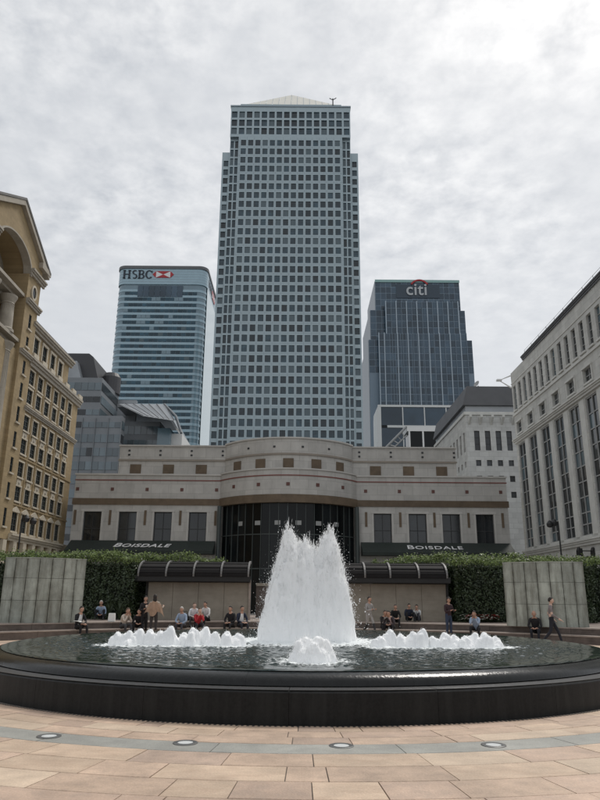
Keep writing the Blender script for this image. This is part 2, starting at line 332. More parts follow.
# planes: 'Y' faces -Y (u = x), 'XP' faces +X (u = y), 'XN' faces -X (u = y); d > 0 goes into the wall
def pt(pl, pos, u, v, d): return (u, pos+d, v) if pl == 'Y' else ((pos-d, u, v) if pl == 'XP' else (pos+d, u, v))
def pbox(mb, pl, pos, u0, u1, v0, v1, d0, d1, mi=0):
    a = pt(pl, pos, u0, v0, d0); b = pt(pl, pos, u1, v1, d1)
    return mb.box(min(a[0], b[0]), max(a[0], b[0]), min(a[1], b[1]), max(a[1], b[1]), min(a[2], b[2]), max(a[2], b[2]), mi)
def facade(parent, name, pl, pos, u0, u1, v0, v1, rects, depth, m):
    """a wall sheet with real openings and reveals"""
    us = sorted({u0, u1, *[r[0] for r in rects], *[r[1] for r in rects]}); vs_ = sorted({v0, v1, *[r[2] for r in rects], *[r[3] for r in rects]})
    ui = {u: i for i, u in enumerate(us)}; vi = {v: i for i, v in enumerate(vs_)}
    cov = np.zeros((len(us)-1, len(vs_)-1), bool)
    for a, b, c, d in rects: cov[ui[a]:ui[b], vi[c]:vi[d]] = True
    mb = MB()
    for j in range(len(vs_)-1):
        i = 0
        while i < len(us)-1:
            if cov[i, j]: i += 1; continue
            k = i
            while k < len(us)-1 and not cov[k, j]: k += 1
            q = [pt(pl, pos, us[i], vs_[j], 0), pt(pl, pos, us[k], vs_[j], 0), pt(pl, pos, us[k], vs_[j+1], 0), pt(pl, pos, us[i], vs_[j+1], 0)]
            mb.add(q, [(0, 1, 2, 3)]); i = k
    for a, b, c, d in rects:
        A = [pt(pl, pos, *p, 0) for p in ((a, c), (b, c), (b, d), (a, d))]; B = [pt(pl, pos, *p, depth) for p in ((a, c), (b, c), (b, d), (a, d))]
        mb.add(A+B, [(0, 1, 5, 4), (1, 2, 6, 5), (2, 3, 7, 6), (3, 0, 4, 7)])
    return mb.build(name, m, parent, fix=False)
def pane_mesh(pl, w, h, t, m):
    k = ('pane', pl, round(w, 3), round(h, 3), m)
    if k not in MC:
        mb = MB(); pbox(mb, pl, 0, -w/2, w/2, -h/2, h/2, 0, t); MC[k] = mb.mesh('pane', m, (0, 0, 0))
    return MC[k]
def frame_mesh(pl, w, h, bar, t, nu, nv, m):
    k = ('frame', pl, round(w, 3), round(h, 3), bar, nu, nv, m)
    if k not in MC:
        mb = MB()
        for s in (-1, 1): pbox(mb, pl, 0, s*(w/2-bar/2)-bar/2, s*(w/2-bar/2)+bar/2, -h/2, h/2, -t, 0)
        for s in (-1, 1): pbox(mb, pl, 0, -w/2+bar, w/2-bar, s*(h/2-bar/2)-bar/2, s*(h/2-bar/2)+bar/2, -t, 0)
        for i in range(1, nu): x = -w/2+w*i/nu; pbox(mb, pl, 0, x-bar*.4, x+bar*.4, -h/2+bar, h/2-bar, -t*.9, 0)
        for j in range(1, nv): y = -h/2+h*j/nv; pbox(mb, pl, 0, -w/2+bar, w/2-bar, y-bar*.4, y+bar*.4, -t*.8, 0)
        MC[k] = mb.mesh('frame', m, (0, 0, 0))
    return MC[k]
def window(parent, pl, pos, r, depth, gm, fm=None, bar=.08, nu=1, nv=1, surround=None, name='window', sill=None):
    a, b, c, d = r; w, h = b-a, d-c
    o = place(name, pane_mesh(pl, w, h, .05, gm), pt(pl, pos, (a+b)/2, (c+d)/2, depth), parent)
    if fm: place('frame', frame_mesh(pl, w, h, bar, .07, nu, nv, fm), pt(pl, pos, (a+b)/2, (c+d)/2, depth-.002), o)
    if surround:
        sm, sw, sp = surround; k = ('sur', pl, round(w, 3), round(h, 3), sm, sw)
        if k not in MC:
            mb = MB()
            pbox(mb, pl, 0, -w/2-sw, -w/2-.002, -h/2, h/2, -sp, .02); pbox(mb, pl, 0, w/2+.002, w/2+sw, -h/2, h/2, -sp, .02); pbox(mb, pl, 0, -w/2-sw*1.3, w/2+sw*1.3, h/2+.002, h/2+sw*1.2, -sp*1.5, .02)
            MC[k] = mb.mesh('surround', sm, (0, 0, 0))
        place('surround', MC[k], pt(pl, pos, (a+b)/2, (c+d)/2, 0), o)
    if sill:
        k = ('sill', pl, round(w, 3), sill)
        if k not in MC: mb = MB(); pbox(mb, pl, 0, -w/2-.15, w/2+.15, -.16, -.002, -.14, .02); MC[k] = mb.mesh('sill', sill, (0, 0, 0))
        place('sill', MC[k], pt(pl, pos, (a+b)/2, c, 0), o)
    return o
def text_mesh(body, size, m, extrude=.05, offset=0., shear=0., spacing=1.0):
    c = bpy.data.curves.new('t', 'FONT'); c.body = body; c.size = size; c.extrude = extrude; c.offset = offset; c.shear = shear; c.space_character = spacing; c.align_x = 'LEFT'
    o = bpy.data.objects.new('t', c); COL.objects.link(o); dg = bpy.context.evaluated_depsgraph_get(); me = bpy.data.meshes.new_from_object(o.evaluated_get(dg)); bpy.data.objects.remove(o)
    me.materials.clear(); me.materials.append(MATS[m]); me.name = 'letter'; return me

# ------------------------------------------------------------------ ground and paving
FX, FY = .12, 17.2
g = MB().add([(-3000, -600, -.02), (3000, -600, -.02), (3000, 4500, -.02), (-3000, 4500, -.02)], [(0, 1, 2, 3)]).build('ground', 'asphalt'); g['kind'] = 'structure'
street = MB().add([(-26.2, -60, -.016), (24.9, -60, -.016), (24.9, 74.9, -.016), (-26.2, 74.9, -.016)], [(0, 1, 2, 3)]).build('street', 'street_stone'); street['kind'] = 'structure'
pav = MB().arc(FX, FY, .5, 15.6, -.10, -.011, 0, 2*math.pi, 96).build('pavement', 'mortar', origin=(FX, FY, -.10)); pav['kind'] = 'structure'
def slab(r0, r1, a0, a1, tilt=0):
    g_ = .006; da = g_/((r0+r1)/2); b = .006
    n = max(2, int((a1-a0)*r1/.5)); mb = MB(); top = []; mid = []; bot = []
    prof = [(r0+g_, -.05), (r1-g_, -.05), (r1-g_, -b), (r1-g_-b, 0), (r0+g_+b, 0), (r0+g_, -b)]
    mb.sweep_arc(prof, FX, FY, a0+da, a1-da, n); return mb
rings = [(7.36, 7.74, .75), (7.74, 8.12, .95), (8.12, 8.52, .95)]
greyring = (8.52, 9.02, 2.1)
r = 9.02
while r < 13.6: rings.append((r, r+.58, .92)); r += .58
vis = []; rest = MB()
def near(a): return abs((a+math.pi/2+math.pi) % (2*math.pi)-math.pi)
for ri, (r0, r1, L) in enumerate(rings):
    a = rng.uniform(0, .3); end = a+2*math.pi; cuts = []
    while a < end-.06:
        da = L*rng.uniform(.62, 1.5)/r1; 
        if rng.random() < .1: da *= .5
        if a+da > end-.05: da = end-a
        cuts.append((a, a+da)); a += da
    for a0, a1 in cuts:
        am = (a0+a1)/2; vis.append((near(am), r0, r1, a0, a1))
n = int(2*math.pi*9.02/2.1)
for i in range(n): vis.append((near(2*math.pi*(i+.5)/n), greyring[0], greyring[1], 2*math.pi*i/n, 2*math.pi*(i+1)/n))
cand = [v for v in vis if v[0] < 1.15 and v[1] < 13.2]
cand.sort(key=lambda v: v[0]*v[2]); pick = set(map(id, cand[:295]))
for v in vis:
    mb = slab(*v[1:]); grey = abs(v[1]-8.52) < 1e-6
    if id(v) in pick:
        zt = rng.uniform(-.002, .002)
        o = mb.build('slab', 'paving_grey' if grey else PINK[rng.choice(5, p=[.36, .24, .19, .13, .08])].name, pav)
        o.location.z += zt
    else: rest.add(mb.v, mb.f, 5 if grey else int(rng.choice(5)))
# outer plaza slabs round the fountain up to the steps
r = 13.6
while r < 14.7:
    r1 = min(r+.65, 14.75); k = int(2*math.pi*r/1.3)
    for i in range(k): mb = slab(r, r1, 2*math.pi*i/k, 2*math.pi*(i+1)/k); rest.add(mb.v, mb.f, int(rng.choice(5)))
    r = r1
o = rest.build('slab_rest', [m.name for m in PINK]+['paving_grey'], pav, fix=False); o['kind'] = 'stuff'
for lx, ly, nm in ((-3.02, 9.03, 'far left of the row'), (-1.31, 8.71, 'left of the middle of the row'), (.51, 8.61, 'just right of the middle of the row'), (2.30, 8.72, 'rightmost of the row')):
    e_ = empty('paving_light', (lx, ly, 0), 'round recessed paving light with steel ring, '+nm, 'light', 'lights set in the grey paving ring')
    MB().lathe([(.145, 0), (.145, .007), (.135, .010), (.095, .010), (.092, .004), (.092, 0)], lx, ly, 28).build('ring', 'lamp_steel', e_, smooth=False)
    MB().lathe([(.09, .001), (.09, .006), (.05, .009), (.0, .010)][:3], lx, ly, 24).build('lens', 'lamp_lens', e_)
# drain slots by the curb
dr = MB()
for i in range(150):
    a = -math.pi/2-.75+1.5*i/149; dr.arc(FX, FY, 7.38, 7.43, 0.001, .0035, a-.0022, a+.0022, 1)
dr.build('drain_slot', 'frame_dark', pav)['kind'] = 'stuff'

# ------------------------------------------------------------------ fountain
ft = empty('fountain', (FX, FY, 0), 'big round black granite fountain basin with a low outer curb', 'fountain')
NC = 22
for i in range(NC):
    a0 = 2*math.pi*i/NC+.11; a1 = 2*math.pi*(i+1)/NC+.11
    prof = [(7.02, -.02), (7.30, -.02), (7.30, .395), (7.285, .415), (7.26, .422), (7.02, .428)]
    MB().sweep_arc(prof, FX, FY, a0+.00025, a1-.00025, 10).build('curb_stone', 'granite', ft)
    MB().arc(FX, FY, 6.985, 7.275, .4285, .4345, a0+.0007, a1-.0007, 10).build('curb_ledge', 'granite_ledge', ft)
NB = 18
for i in range(NB):
    a0 = 2*math.pi*i/NB+.05; a1 = 2*math.pi*(i+1)/NB+.05
    prof = [(6.3, .10), (6.84, .10), (6.84, .36), (6.93, .40), (6.955, .445), (6.94, .50), (6.88, .556), (6.78, .596), (6.66, .617), (6.52, .622), (6.3, .60)]
    MB().sweep_arc(prof, FX, FY, a0+.00015, a1-.00015, 14).build('basin_stone', 'granite_wet', ft, smooth=True)
MB().arc(FX, FY, .1, 6.95, .05, .12, 0, 2*math.pi, 64).build('basin_floor', 'granite', ft)

JL = [(-3.88+.232*i+random.uniform(-.03, .03), 15.5+random.uniform(-.12, .12)) for i in range(12)]
JR = [(1.80+.226*i+random.uniform(-.03, .03), 15.5+random.uniform(-.12, .12)) for i in range(12)]
JF = (.22, 11.9)
def water_mat():
    m = bpy.data.materials.new('water'); m.use_nodes = True; nt = m.node_tree; n = nt.nodes; l = nt.links; p = n['Principled BSDF']
    p.inputs['Base Color'].default_value = (.030, .041, .037, 1); p.inputs['Roughness'].default_value = .07; p.inputs['IOR'].default_value = 1.33
    at = n.new('ShaderNodeAttribute'); at.attribute_name = 'foam'; geo = n.new('ShaderNodeNewGeometry')
    t = n.new('ShaderNodeTexNoise'); t.inputs['Scale'].default_value = 11; t.inputs['Detail'].default_value = 6; t.inputs['Roughness'].default_value = .7; l.new(geo.outputs['Position'], t.inputs[0])
    ad = n.new('ShaderNodeMath'); ad.operation = 'ADD'; l.new(at.outputs['Fac'], ad.inputs[0]); l.new(t.outputs['Fac'], ad.inputs[1])
    mr = n.new('ShaderNodeMapRange'); mr.inputs[1].default_value = .80; mr.inputs[2].default_value = .95; l.new(ad.outputs[0], mr.inputs[0])
    df = n.new('ShaderNodeBsdfDiffuse'); df.inputs[0].default_value = (.82, .85, .85, 1); ms = n.new('ShaderNodeMixShader')
    l.new(mr.outputs[0], ms.inputs[0]); l.new(p.outputs[0], ms.inputs[1]); l.new(df.outputs[0], ms.inputs[2]); l.new(ms.outputs[0], n['Material Output'].inputs[0])
    MATS['water'] = m
water_mat()
def build_water():
    nr, na, Rw = 200, 760, 6.70
    V = np.zeros((nr*na+1, 3)); foam = np.zeros(nr*na+1)
    rr = np.linspace(.04, 1, nr)*Rw; aa = np.linspace(0, 2*np.pi, na, endpoint=False)
    rg, ag = np.meshgrid(rr, aa, indexing='ij'); X = (rg*np.cos(ag)).ravel(); Y = (rg*np.sin(ag)).ravel()
    jets = [(x-FX, y-FY, .9) for x, y in JL+JR]+[(JF[0]-FX, JF[1]-FY, 1.3)]
    dm = np.hypot(X-.05, Y); act = 1.3*np.exp(-np.maximum(dm-1.1, 0)/1.3); fo = np.clip(1.0-(dm-1.0)/2.1, 0, 1)*.62
    for jx, jy, s in jets:
        d = np.hypot(X-jx, Y-jy); act = np.maximum(act, s*np.exp(-d/1.0)); fo = np.maximum(fo, np.clip(1-(d-.12)/(.95*s), 0, 1)*.56)
    Z = np.zeros_like(X)
    for i in range(len(X)):
        x, y = X[i], Y[i]
        a = noise.noise((x*3.1, y*3.1, 0))*.45+noise.noise((x*6.5, y*6.5, 3))*.5+noise.noise((x*12, y*12, 7))*.55
        Z[i] = a*(.019+.036*act[i])
    edge = np.clip((rg.ravel()-5.95)/.75, 0, 1)
    Z *= (1-edge)**1.0*.97+.03
    V[:-1, 0] = X; V[:-1, 1] = Y; V[:-1, 2] = Z; V[-1] = (0, 0, 0); foam[:-1] = fo
    drop = np.clip((rg.ravel()-6.5)/.2, 0, 1); V[:-1, 2] -= drop**2*.012
    idx = np.arange(nr*na).reshape(nr, na); A = idx[:-1]; B = idx[1:]; Q = np.stack([A, B, np.roll(B, -1, 1), np.roll(A, -1, 1)], -1).reshape(-1, 4)
    o = npmesh('water', V+np.array([FX, FY, .632]), Q, 'water', smooth=True, origin=(FX, FY, .632)); o['kind'] = 'structure'
    at = o.data.attributes.new('foam', 'FLOAT', 'POINT'); at.data.foreach_set('value', foam.astype(np.float32))
build_water()

def spindles(P, D, L, Rr):
    """4-sided spindles: P centre, D direction, L half length, Rr radius -> verts, tris"""
    N = len(P); D = D/np.linalg.norm(D, axis=1)[:, None]
    ref = np.where(np.abs(D[:, 2:3]) > .9, np.array([[1., 0, 0]]), np.array([[0, 0, 1.]])); U = np.cross(D, ref); U /= np.linalg.norm(U, axis=1)[:, None]; Wv = np.cross(D, U)
    V = np.stack([P+D*L[:, None], P-D*L[:, None], P+U*Rr[:, None], P+Wv*Rr[:, None], P-U*Rr[:, None], P-Wv*Rr[:, None]], 1)
    T = np.array([[0, 2, 3], [0, 3, 4], [0, 4, 5], [0, 5, 2], [1, 3, 2], [1, 4, 3], [1, 5, 4], [1, 2, 5]])
    return V.reshape(-1, 3), (np.arange(N)[:, None, None]*6+T[None]).reshape(-1, 3)
def prof_r(t, rb, rt): return rb*(1-t**1.6)**.8+rt*(1-t**5)**.5
def column(cx, cy, h, rb, rt, seed, n=26, m=44, amp=.2):
    V = []; Fq = []
    for j in range(m+1):
        t = j/m; r_ = prof_r(t, rb, rt)
        if j == m: r_ = .004
        for k in range(n):
            a = 2*math.pi*k/n; p = (math.cos(a)*1.7+seed, math.sin(a)*1.7, t*h*1.1)
            q = (math.cos(a)*4.5+seed*3, math.sin(a)*4.5, t*h*3.5)
            d = 1+amp*1.3*noise.noise(p)+amp*.9*noise.noise(q); zz = t*h*(1+.05*noise.noise((seed, a, 3)))
            V.append((cx+r_*d*math.cos(a), cy+r_*d*math.sin(a), zz))
    for j in range(m):
        for k in range(n):
            a, b = j*n+k, j*n+(k+1) % n; c, d = a+n, b+n; Fq += [(a, b, d), (a, d, c)]
    return np.array(V), np.array(Fq)
def jet_geometry(cols, nsp, ndr, sc=1.0, spread=.34):
    Vs = []; Fs = []; b = 0
    def push(V, T):
        nonlocal b
        Vs.append(V); Fs.append(T+b); b += len(V)
    cm = MB()
    for i, (cx, cy, h, rb, rt) in enumerate(cols): cV, cT = column(cx, cy, h, rb, rt, i*3.7+cx*5, n=26 if sc == 1 else 14, m=44 if sc == 1 else 16); cm.add(cV, [tuple(t) for t in cT]); cm.add([tuple(cV[k]) for k in range(26 if sc == 1 else 14)], [tuple(range((26 if sc == 1 else 14)-1, -1, -1))])
    me = cm.mesh('core', 'foam', (0, 0, 0), fix=False); bm = bmesh.new(); bm.from_mesh(me); bmesh.ops.remove_doubles(bm, verts=bm.verts, dist=1e-5); bmesh.ops.triangulate(bm, faces=bm.faces); bm.to_mesh(me); bm.free()
    o = bpy.data.objects.new('core', me); COL.objects.link(o); md = o.modifiers.new('r', 'REMESH'); md.mode = 'VOXEL'; md.voxel_size = .028 if sc == 1 else .014
    dg = bpy.context.evaluated_depsgraph_get(); m2 = bpy.data.meshes.new_from_object(o.evaluated_get(dg)); bpy.data.objects.remove(o)
    bm = bmesh.new(); bm.from_mesh(m2); bmesh.ops.triangulate(bm, faces=bm.faces); bm.verts.ensure_lookup_table(); bm.normal_update()
    q = 1/sc; bmesh.ops.smooth_vert(bm, verts=bm.verts, factor=.5, use_axis_x=True, use_axis_y=True, use_axis_z=True)
    bmesh.ops.smooth_vert(bm, verts=bm.verts, factor=.5, use_axis_x=True, use_axis_y=True, use_axis_z=True)
    for v_ in bm.verts:
        c_ = v_.co; n_ = noise.noise((c_.x*9*q, c_.y*9*q, c_.z*2.2*q))*.030+noise.noise((c_.x*20*q, c_.y*20*q, c_.z*4*q))*.016
        v_.co = c_+v_.normal*n_*sc
    push(np.array([tuple(v_.co) for v_ in bm.verts]), np.array([[v_.index for v_ in f.verts] for f in bm.faces])); bm.free()
    wts = np.array([c[2]*c[3] for c in cols]); wts /= wts.sum()
    for kind, N in (('s', nsp), ('d', ndr)):
        ci = rng.choice(len(cols), N, p=wts); C = np.array(cols)[ci]; t = rng.random(N)**(.7 if kind == 's' else .8); a = rng.uniform(0, 2*np.pi, N)
        rad = prof_r(t, C[:, 3], C[:, 4])
        if kind == 's':
            rad = rad*rng.normal(1.0, .10, N); ex = 1.0+rng.exponential(.018, N); 
            P = np.c_[C[:, 0]+rad*np.cos(a), C[:, 1]+rad*np.sin(a), np.minimum(t*ex, 1.09)*C[:, 2]]
            D = np.c_[np.cos(a)*.12+rng.normal(0, .06, N), np.sin(a)*.12+rng.normal(0, .06, N), np.ones(N)]
            push(*spindles(P, D, rng.uniform(.03, .13, N)*sc, rng.uniform(.003, .009, N)*sc))
        else:
            rad = rad+rng.exponential(spread*.35, N)*(1.05-.55*t); P = np.c_[C[:, 0]+rad*np.cos(a), C[:, 1]+rad*np.sin(a), t*C[:, 2]*rng.normal(1.01, .03, N)]
            P[:, 2] = np.maximum(P[:, 2], .01); s = (.002+rng.exponential(.0026, N))*sc**.5
            push(*spindles(P, np.c_[rng.normal(0, .3, (N, 2)), np.ones(N)], s*rng.uniform(1, 2.2, N), s))
    return np.concatenate(Vs), np.concatenate(Fs)
px, py, pz = .17, 17.2, .62
sil = [(-.95, .75), (-.85, 1.3), (-.75, 1.75), (-.66, 2.05), (-.56, 2.42), (-.46, 2.74), (-.36, 2.66), (-.26, 2.45), (-.14, 2.36), (-.02, 2.44), (.09, 2.34), (.19, 2.22), (.29, 2.18), (.39, 2.40), (.49, 2.55), (.58, 2.68), (.67, 2.62), (.76, 2.36), (.85, 2.0), (.94, 1.6), (1.03, 1.0)]
rp = random.Random(3)
pcols = [(x, rp.uniform(-.06, .06), h, .11, .085) for x, h in sil]+[(x+.04, -.24+rp.uniform(-.05, .05), h*rp.uniform(.72, .9), .15, .09) for x, h in sil[2:-2:2]]+[(x, .24, h*rp.uniform(.75, .9), .17, .09) for x, h in sil[3:-2:2]]
V, T = jet_geometry(pcols, 9000, 36000)
o = npmesh('water_plume', V+np.array([px, py, pz]), T, 'foam', smooth=True, origin=(px, py, pz)); tag(o, 'tall white twin-peaked plume of water in the middle of the fountain', 'water jet')
variants = []
for k in range(5):
    h = (.36, .41, .32, .44, .38)[k]
    V, T = jet_geometry([(0, 0, h, .045, .065), (.075*math.cos(k*2), .05*math.sin(k*2), h*.90, .045, .06), (-.10*math.cos(k*3), .05, h*.78, .05, .06), (.06*math.sin(k*5), -.07, h*.70, .06, .06), (.12*math.cos(k*4+1), .02, h*.62, .05, .055), (-.05, -.09, h*.45, .07, .06)], 90, 420, sc=.5, spread=.08)
    me = bpy.data.meshes.new('foam_jet'); me.from_pydata([tuple(v) for v in V], [], [tuple(t) for t in T]); me.materials.append(MATS['foam']); me.polygons.foreach_set('use_smooth', [True]*len(me.polygons)); variants.append(me)
for row, side in ((JL, 'left'), (JR, 'right')):
    for i, (x, y) in enumerate(row):
        o = place('foam_jet', variants[rng.integers(5)], (x, y, .615)); o.rotation_euler.z = rng.uniform(0, 6.28); s = rng.uniform(.74, .98)*(1 if 0 < i < 11 else .8); o.scale = (1.05, 1.05, s)
        ORD = ['leftmost', 'second from the left', 'third from the left', 'fourth from the left', 'fifth from the left', 'sixth from the left', 'sixth from the right', 'fifth from the right', 'fourth from the right', 'third from the right', 'second from the right', 'rightmost']
        tag(o, 'low white foam jet, '+ORD[i]+' in the row '+side+' of the plume', 'water jet', 'row of low foam jets '+side+' of the plume')
V, T = jet_geometry([(-.19, .0, .37, .07, .08), (-.08, .06, .41, .07, .08), (.05, .03, .38, .07, .08), (.13, -.02, .43, .07, .08), (.23, .04, .37, .07, .08), (.03, -.12, .34, .09, .08), (-.25, -.03, .2, .1, .05), (.29, 0, .2, .1, .05), (-.12, -.12, .24, .1, .05), (.17, -.12, .24, .1, .05)], 500, 2600, sc=.6, spread=.2)
o = npmesh('foam_jet', V+np.array([JF[0], JF[1], .61]), T, 'foam', smooth=True, origin=(JF[0], JF[1], .61)); tag(o, 'lone low mound of white foam in front of the tall plume', 'water jet')

# ------------------------------------------------------------------ steps, terrace, drums
RS = 14.7
A0, A1 = R(8), R(172)
st = empty('steps', (FX, FY+RS, 0), kind='structure')
for lvl, (r0, r1, z0, z1) in enumerate(((RS, RS+.62, -.05, .31), (RS+.62, RS+1.5, -.05, .57))):
    k = 26
    for i in range(k):
        a0 = A0+(A1-A0)*i/k; a1 = A0+(A1-A0)*(i+1)/k
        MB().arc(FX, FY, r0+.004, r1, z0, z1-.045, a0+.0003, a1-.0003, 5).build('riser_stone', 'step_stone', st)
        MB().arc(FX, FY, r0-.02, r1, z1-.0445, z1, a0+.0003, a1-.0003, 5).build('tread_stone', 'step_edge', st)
te = MB()
te.arc(FX, FY, RS+1.5, 26, -.05, .565, A0, A1, 60)
te.build('terrace', 'terrace_stone')['kind'] = 'structure'
def drum(xc, yc, rad, half, face, label, name='concrete_screen'):
    e_ = empty(name, (xc, yc, .57), label, 'concrete wall', 'curved concrete screens beside the steps')
    z0, z1 = .56, 3.10; rows = [z0, z0+.88, z0+1.75, z1]; nc = 7
    MB().arc(xc, yc, rad-.30, rad-.055, z0, z1-.03, face-half+.01, face+half-.01, 28).build('core', 'concrete_stain', e_)
    for j in range(3):
        for i in range(nc):
            a0 = face-half+2*half*i/nc; a1 = face-half+2*half*(i+1)/nc; off = rng.uniform(-.008, .008)
            pn = MB().arc(xc, yc, rad-.052, rad+off, rows[j]+.006, rows[j+1]-.006, a0+.0045, a1-.0045, 8).build('panel', 'concrete', e_)
            st_ = np.repeat(np.abs(np.linspace(-1, 1, 9))**2.6, 4)*rng.uniform(.75, 1.0); st_[::4] = np.maximum(st_[::4], .25); at2 = pn.data.attributes.new('stain', 'FLOAT', 'POINT'); at2.data.foreach_set('value', st_.astype(np.float32))
            if j == 2: MB().arc(xc, yc, rad-.32, rad+.012, z1-.004, z1+.035, a0+.002, a1-.002, 4).build('coping', 'concrete', e_)
hL = math.asin(1.6/2.6)
drum(-11.25, 31.05, 2.6, hL, math.atan2(-1, .35), 'stained curved concrete screen at the left of the steps, beside the reading man')
drum(10.85, 31.05, 2.6, hL, math.atan2(-1, -.33), 'stained curved concrete screen at the right, behind the walking man')

# ------------------------------------------------------------------ shelters
def shelter(x0, x1, ribs, ext, label):
    e_ = empty('shelter', ((x0+x1)/2, 34.6, .57), label, 'shelter', 'shelters behind the steps')
    k = 4; w = (x1-x0)/k
    for i in range(k): MB().box(x0+w*i+.005, x0+w*(i+1)-.005, 34.3, 34.62, .56, 2.30).build('wall_panel', 'beige_wall', e_, bevel=.008)
    for i in (0, 1): xx = (x0, x1)[i]; MB().box(xx-.05, xx+.05, 34.2, 34.29, .56, 2.42).build('post', 'step_edge' if (i == 1) == (x0 < 0) else 'dark_metal', e_)
    MB().box(ext[0], ext[1], 33.75, 34.55, 2.31, 2.46).build('beam', 'dark_metal', e_); MB().box(ext[0]-.02, ext[1]+.02, 33.6, 33.74, 2.34, 2.60).build('gutter', 'dark_metal', e_)
    prof = [(33.55+1.5*(1-math.cos(t)), 2.62+.68*math.sin(t)) for t in [i*math.pi/2/8 for i in range(9)]]
    rs = ribs
    for a, b in zip(rs[:-1], rs[1:]):
        pts = prof+[(y, z-.05) for y, z in reversed(prof)]
        o = MB().prism(pts, 'x', a+.04, b-.04).build('roof_panel', 'roof_glazing', e_)
        for q in range(1, 5):
            y, z = prof[q*2-1]; MB().box(a+.05, b-.05, y-.02, y+.02, z+.004, z+.03).build('glazing_bar', 'dark_metal', o)
    for a in rs:
        pts = [(y-.03, z+.07) for y, z in prof]+[(y, z-.06) for y, z in reversed(prof)]
        MB().prism(pts, 'x', a-.04, a+.04).build('rib', 'white_rib', e_)
shelter(-7.40, -2.38, [-7.72, -6.39, -5.06, -3.73, -2.42], (-7.85, -2.35), 'beige wall shelter under a dark barrel canopy, left of the plume')
shelter(2.27, 7.26, [1.95, 3.2, 4.42, 5.80, 7.15], (1.9, 7.3), 'beige wall shelter under a dark barrel canopy, right of the plume')
e_ = empty('back_wall', (-.05, 38, .56), 'low brown stone wall with pale coping in the gap behind the plume', 'wall')
for i in range(5): MB().box(-2.3+.92*i+.004, -2.3+.92*(i+1)-.004, 38, 38.4, .5, 2.2).build('stone', 'step_stone', e_)
for i in range(5): MB().box(-2.3+.92*i+.004, -2.3+.92*(i+1)-.004, 37.94, 38.44, 2.204, 2.36).build('coping', 'beige_wall', e_)

# ------------------------------------------------------------------ hedges
def hedge(x0, x1, y0, y1, z0, topf, label, dens=300):
    e_ = empty('hedge', ((x0+x1)/2, (y0+y1)/2, z0), label, 'hedge', 'clipped hedges round the square')
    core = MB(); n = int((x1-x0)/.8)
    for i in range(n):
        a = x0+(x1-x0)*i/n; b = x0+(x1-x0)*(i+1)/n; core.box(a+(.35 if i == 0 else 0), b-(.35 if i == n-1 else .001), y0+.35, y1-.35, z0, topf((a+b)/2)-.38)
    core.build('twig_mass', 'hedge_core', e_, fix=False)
    def lump(x, y, z): return .24*noise.noise((x*1.0, y*1.0, z*1.0))+.14*noise.noise((x*3, y*3+5, z*3))
    P = []; Nn = []; top = []
    hh = topf((x0+x1)/2)-z0
    for face, area in (('f', (x1-x0)*hh), ('t', (x1-x0)*(y1-y0)), ('a', (y1-y0)*hh), ('b', (y1-y0)*hh)):
        for _ in range(int(area*dens*(1.6 if face == 't' else 1))):
            x = random.uniform(x0, x1); y = random.uniform(y0, y1); tz = topf(x); z = random.uniform(z0, tz); din = -abs(random.gauss(0, .11))
            if face == 'f': x_, y_, z_ = x, y0, z; nn = Vector((0, -1, .25))
            elif face == 't': x_, y_, z_ = x, y, tz; nn = Vector((0, -.1, 1))
            elif face == 'a': x_, y_, z_ = x0, y, z; nn = Vector((-1, 0, .25))
            else: x_, y_, z_ = x1, y, z; nn = Vector((1, 0, .25))
            nn.normalize(); off = lump(x_, y_, z_)+din+(abs(random.gauss(0, .11)) if face == 't' else (abs(random.gauss(0, .10)) if random.random() < .12 else 0))
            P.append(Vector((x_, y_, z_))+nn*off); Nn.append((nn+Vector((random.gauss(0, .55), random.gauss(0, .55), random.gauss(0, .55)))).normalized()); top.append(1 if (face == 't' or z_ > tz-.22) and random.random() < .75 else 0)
    N = len(P); V = np.zeros((N, 4, 3))
    for i in range(N):
        nn = Nn[i]; u = nn.orthogonal().normalized(); a = random.uniform(0, 6.28); w = nn.cross(u); d = u*math.cos(a)+w*math.sin(a); e2 = nn.cross(d); L = random.uniform(.045, .085); wd = L*.5; p = P[i]
        V[i] = (p-d*L, p+e2*wd+nn*.012, p+d*L, p-e2*wd+nn*.012)
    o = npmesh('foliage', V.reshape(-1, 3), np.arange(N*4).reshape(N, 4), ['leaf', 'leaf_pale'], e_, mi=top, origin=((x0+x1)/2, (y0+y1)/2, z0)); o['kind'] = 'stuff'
    for i in range(int((x1-x0)/1.1)):
        x = x0+.5+i*1.1; MB().tube([(x, (y0+y1)/2, z0-.02), (x+.05, (y0+y1)/2, z0+.7), (x-.03, (y0+y1)/2+.05, z0+1.5)], [.05, .04, .02], 6).build('stem', 'twig', e_)
def topL(x): return 3.58+.05*noise.noise((x*.5, 0, 0))-(max(0, x+6.2)*.16)
def topR(x): return 3.57+.05*noise.noise((x*.5, 4, 0))-(max(0, 6.2-x)*.17)
hedge(-20.0, -4.0, 35.2, 37.2, .56, topL, 'long clipped green hedge left of the fountain, behind the left shelter', dens=270)
hedge(3.9, 20.0, 35.2, 37.2, .56, topR, 'long clipped green hedge right of the fountain, behind the right shelter', dens=270)
# dense front part of the hedges next to the shelters
hedge(-13.5, -7.9, 33.55, 35.0, .56, lambda x: 3.45+.08*noise.noise((x, 2, 0)), 'bushy dark hedge between left concrete screen and left shelter', dens=330)
hedge(7.55, 14.2, 33.55, 35.0, .56, lambda x: 3.42+.08*noise.noise((x, 7, 0)), 'bushy dark hedge between right shelter and right concrete screen', dens=330)
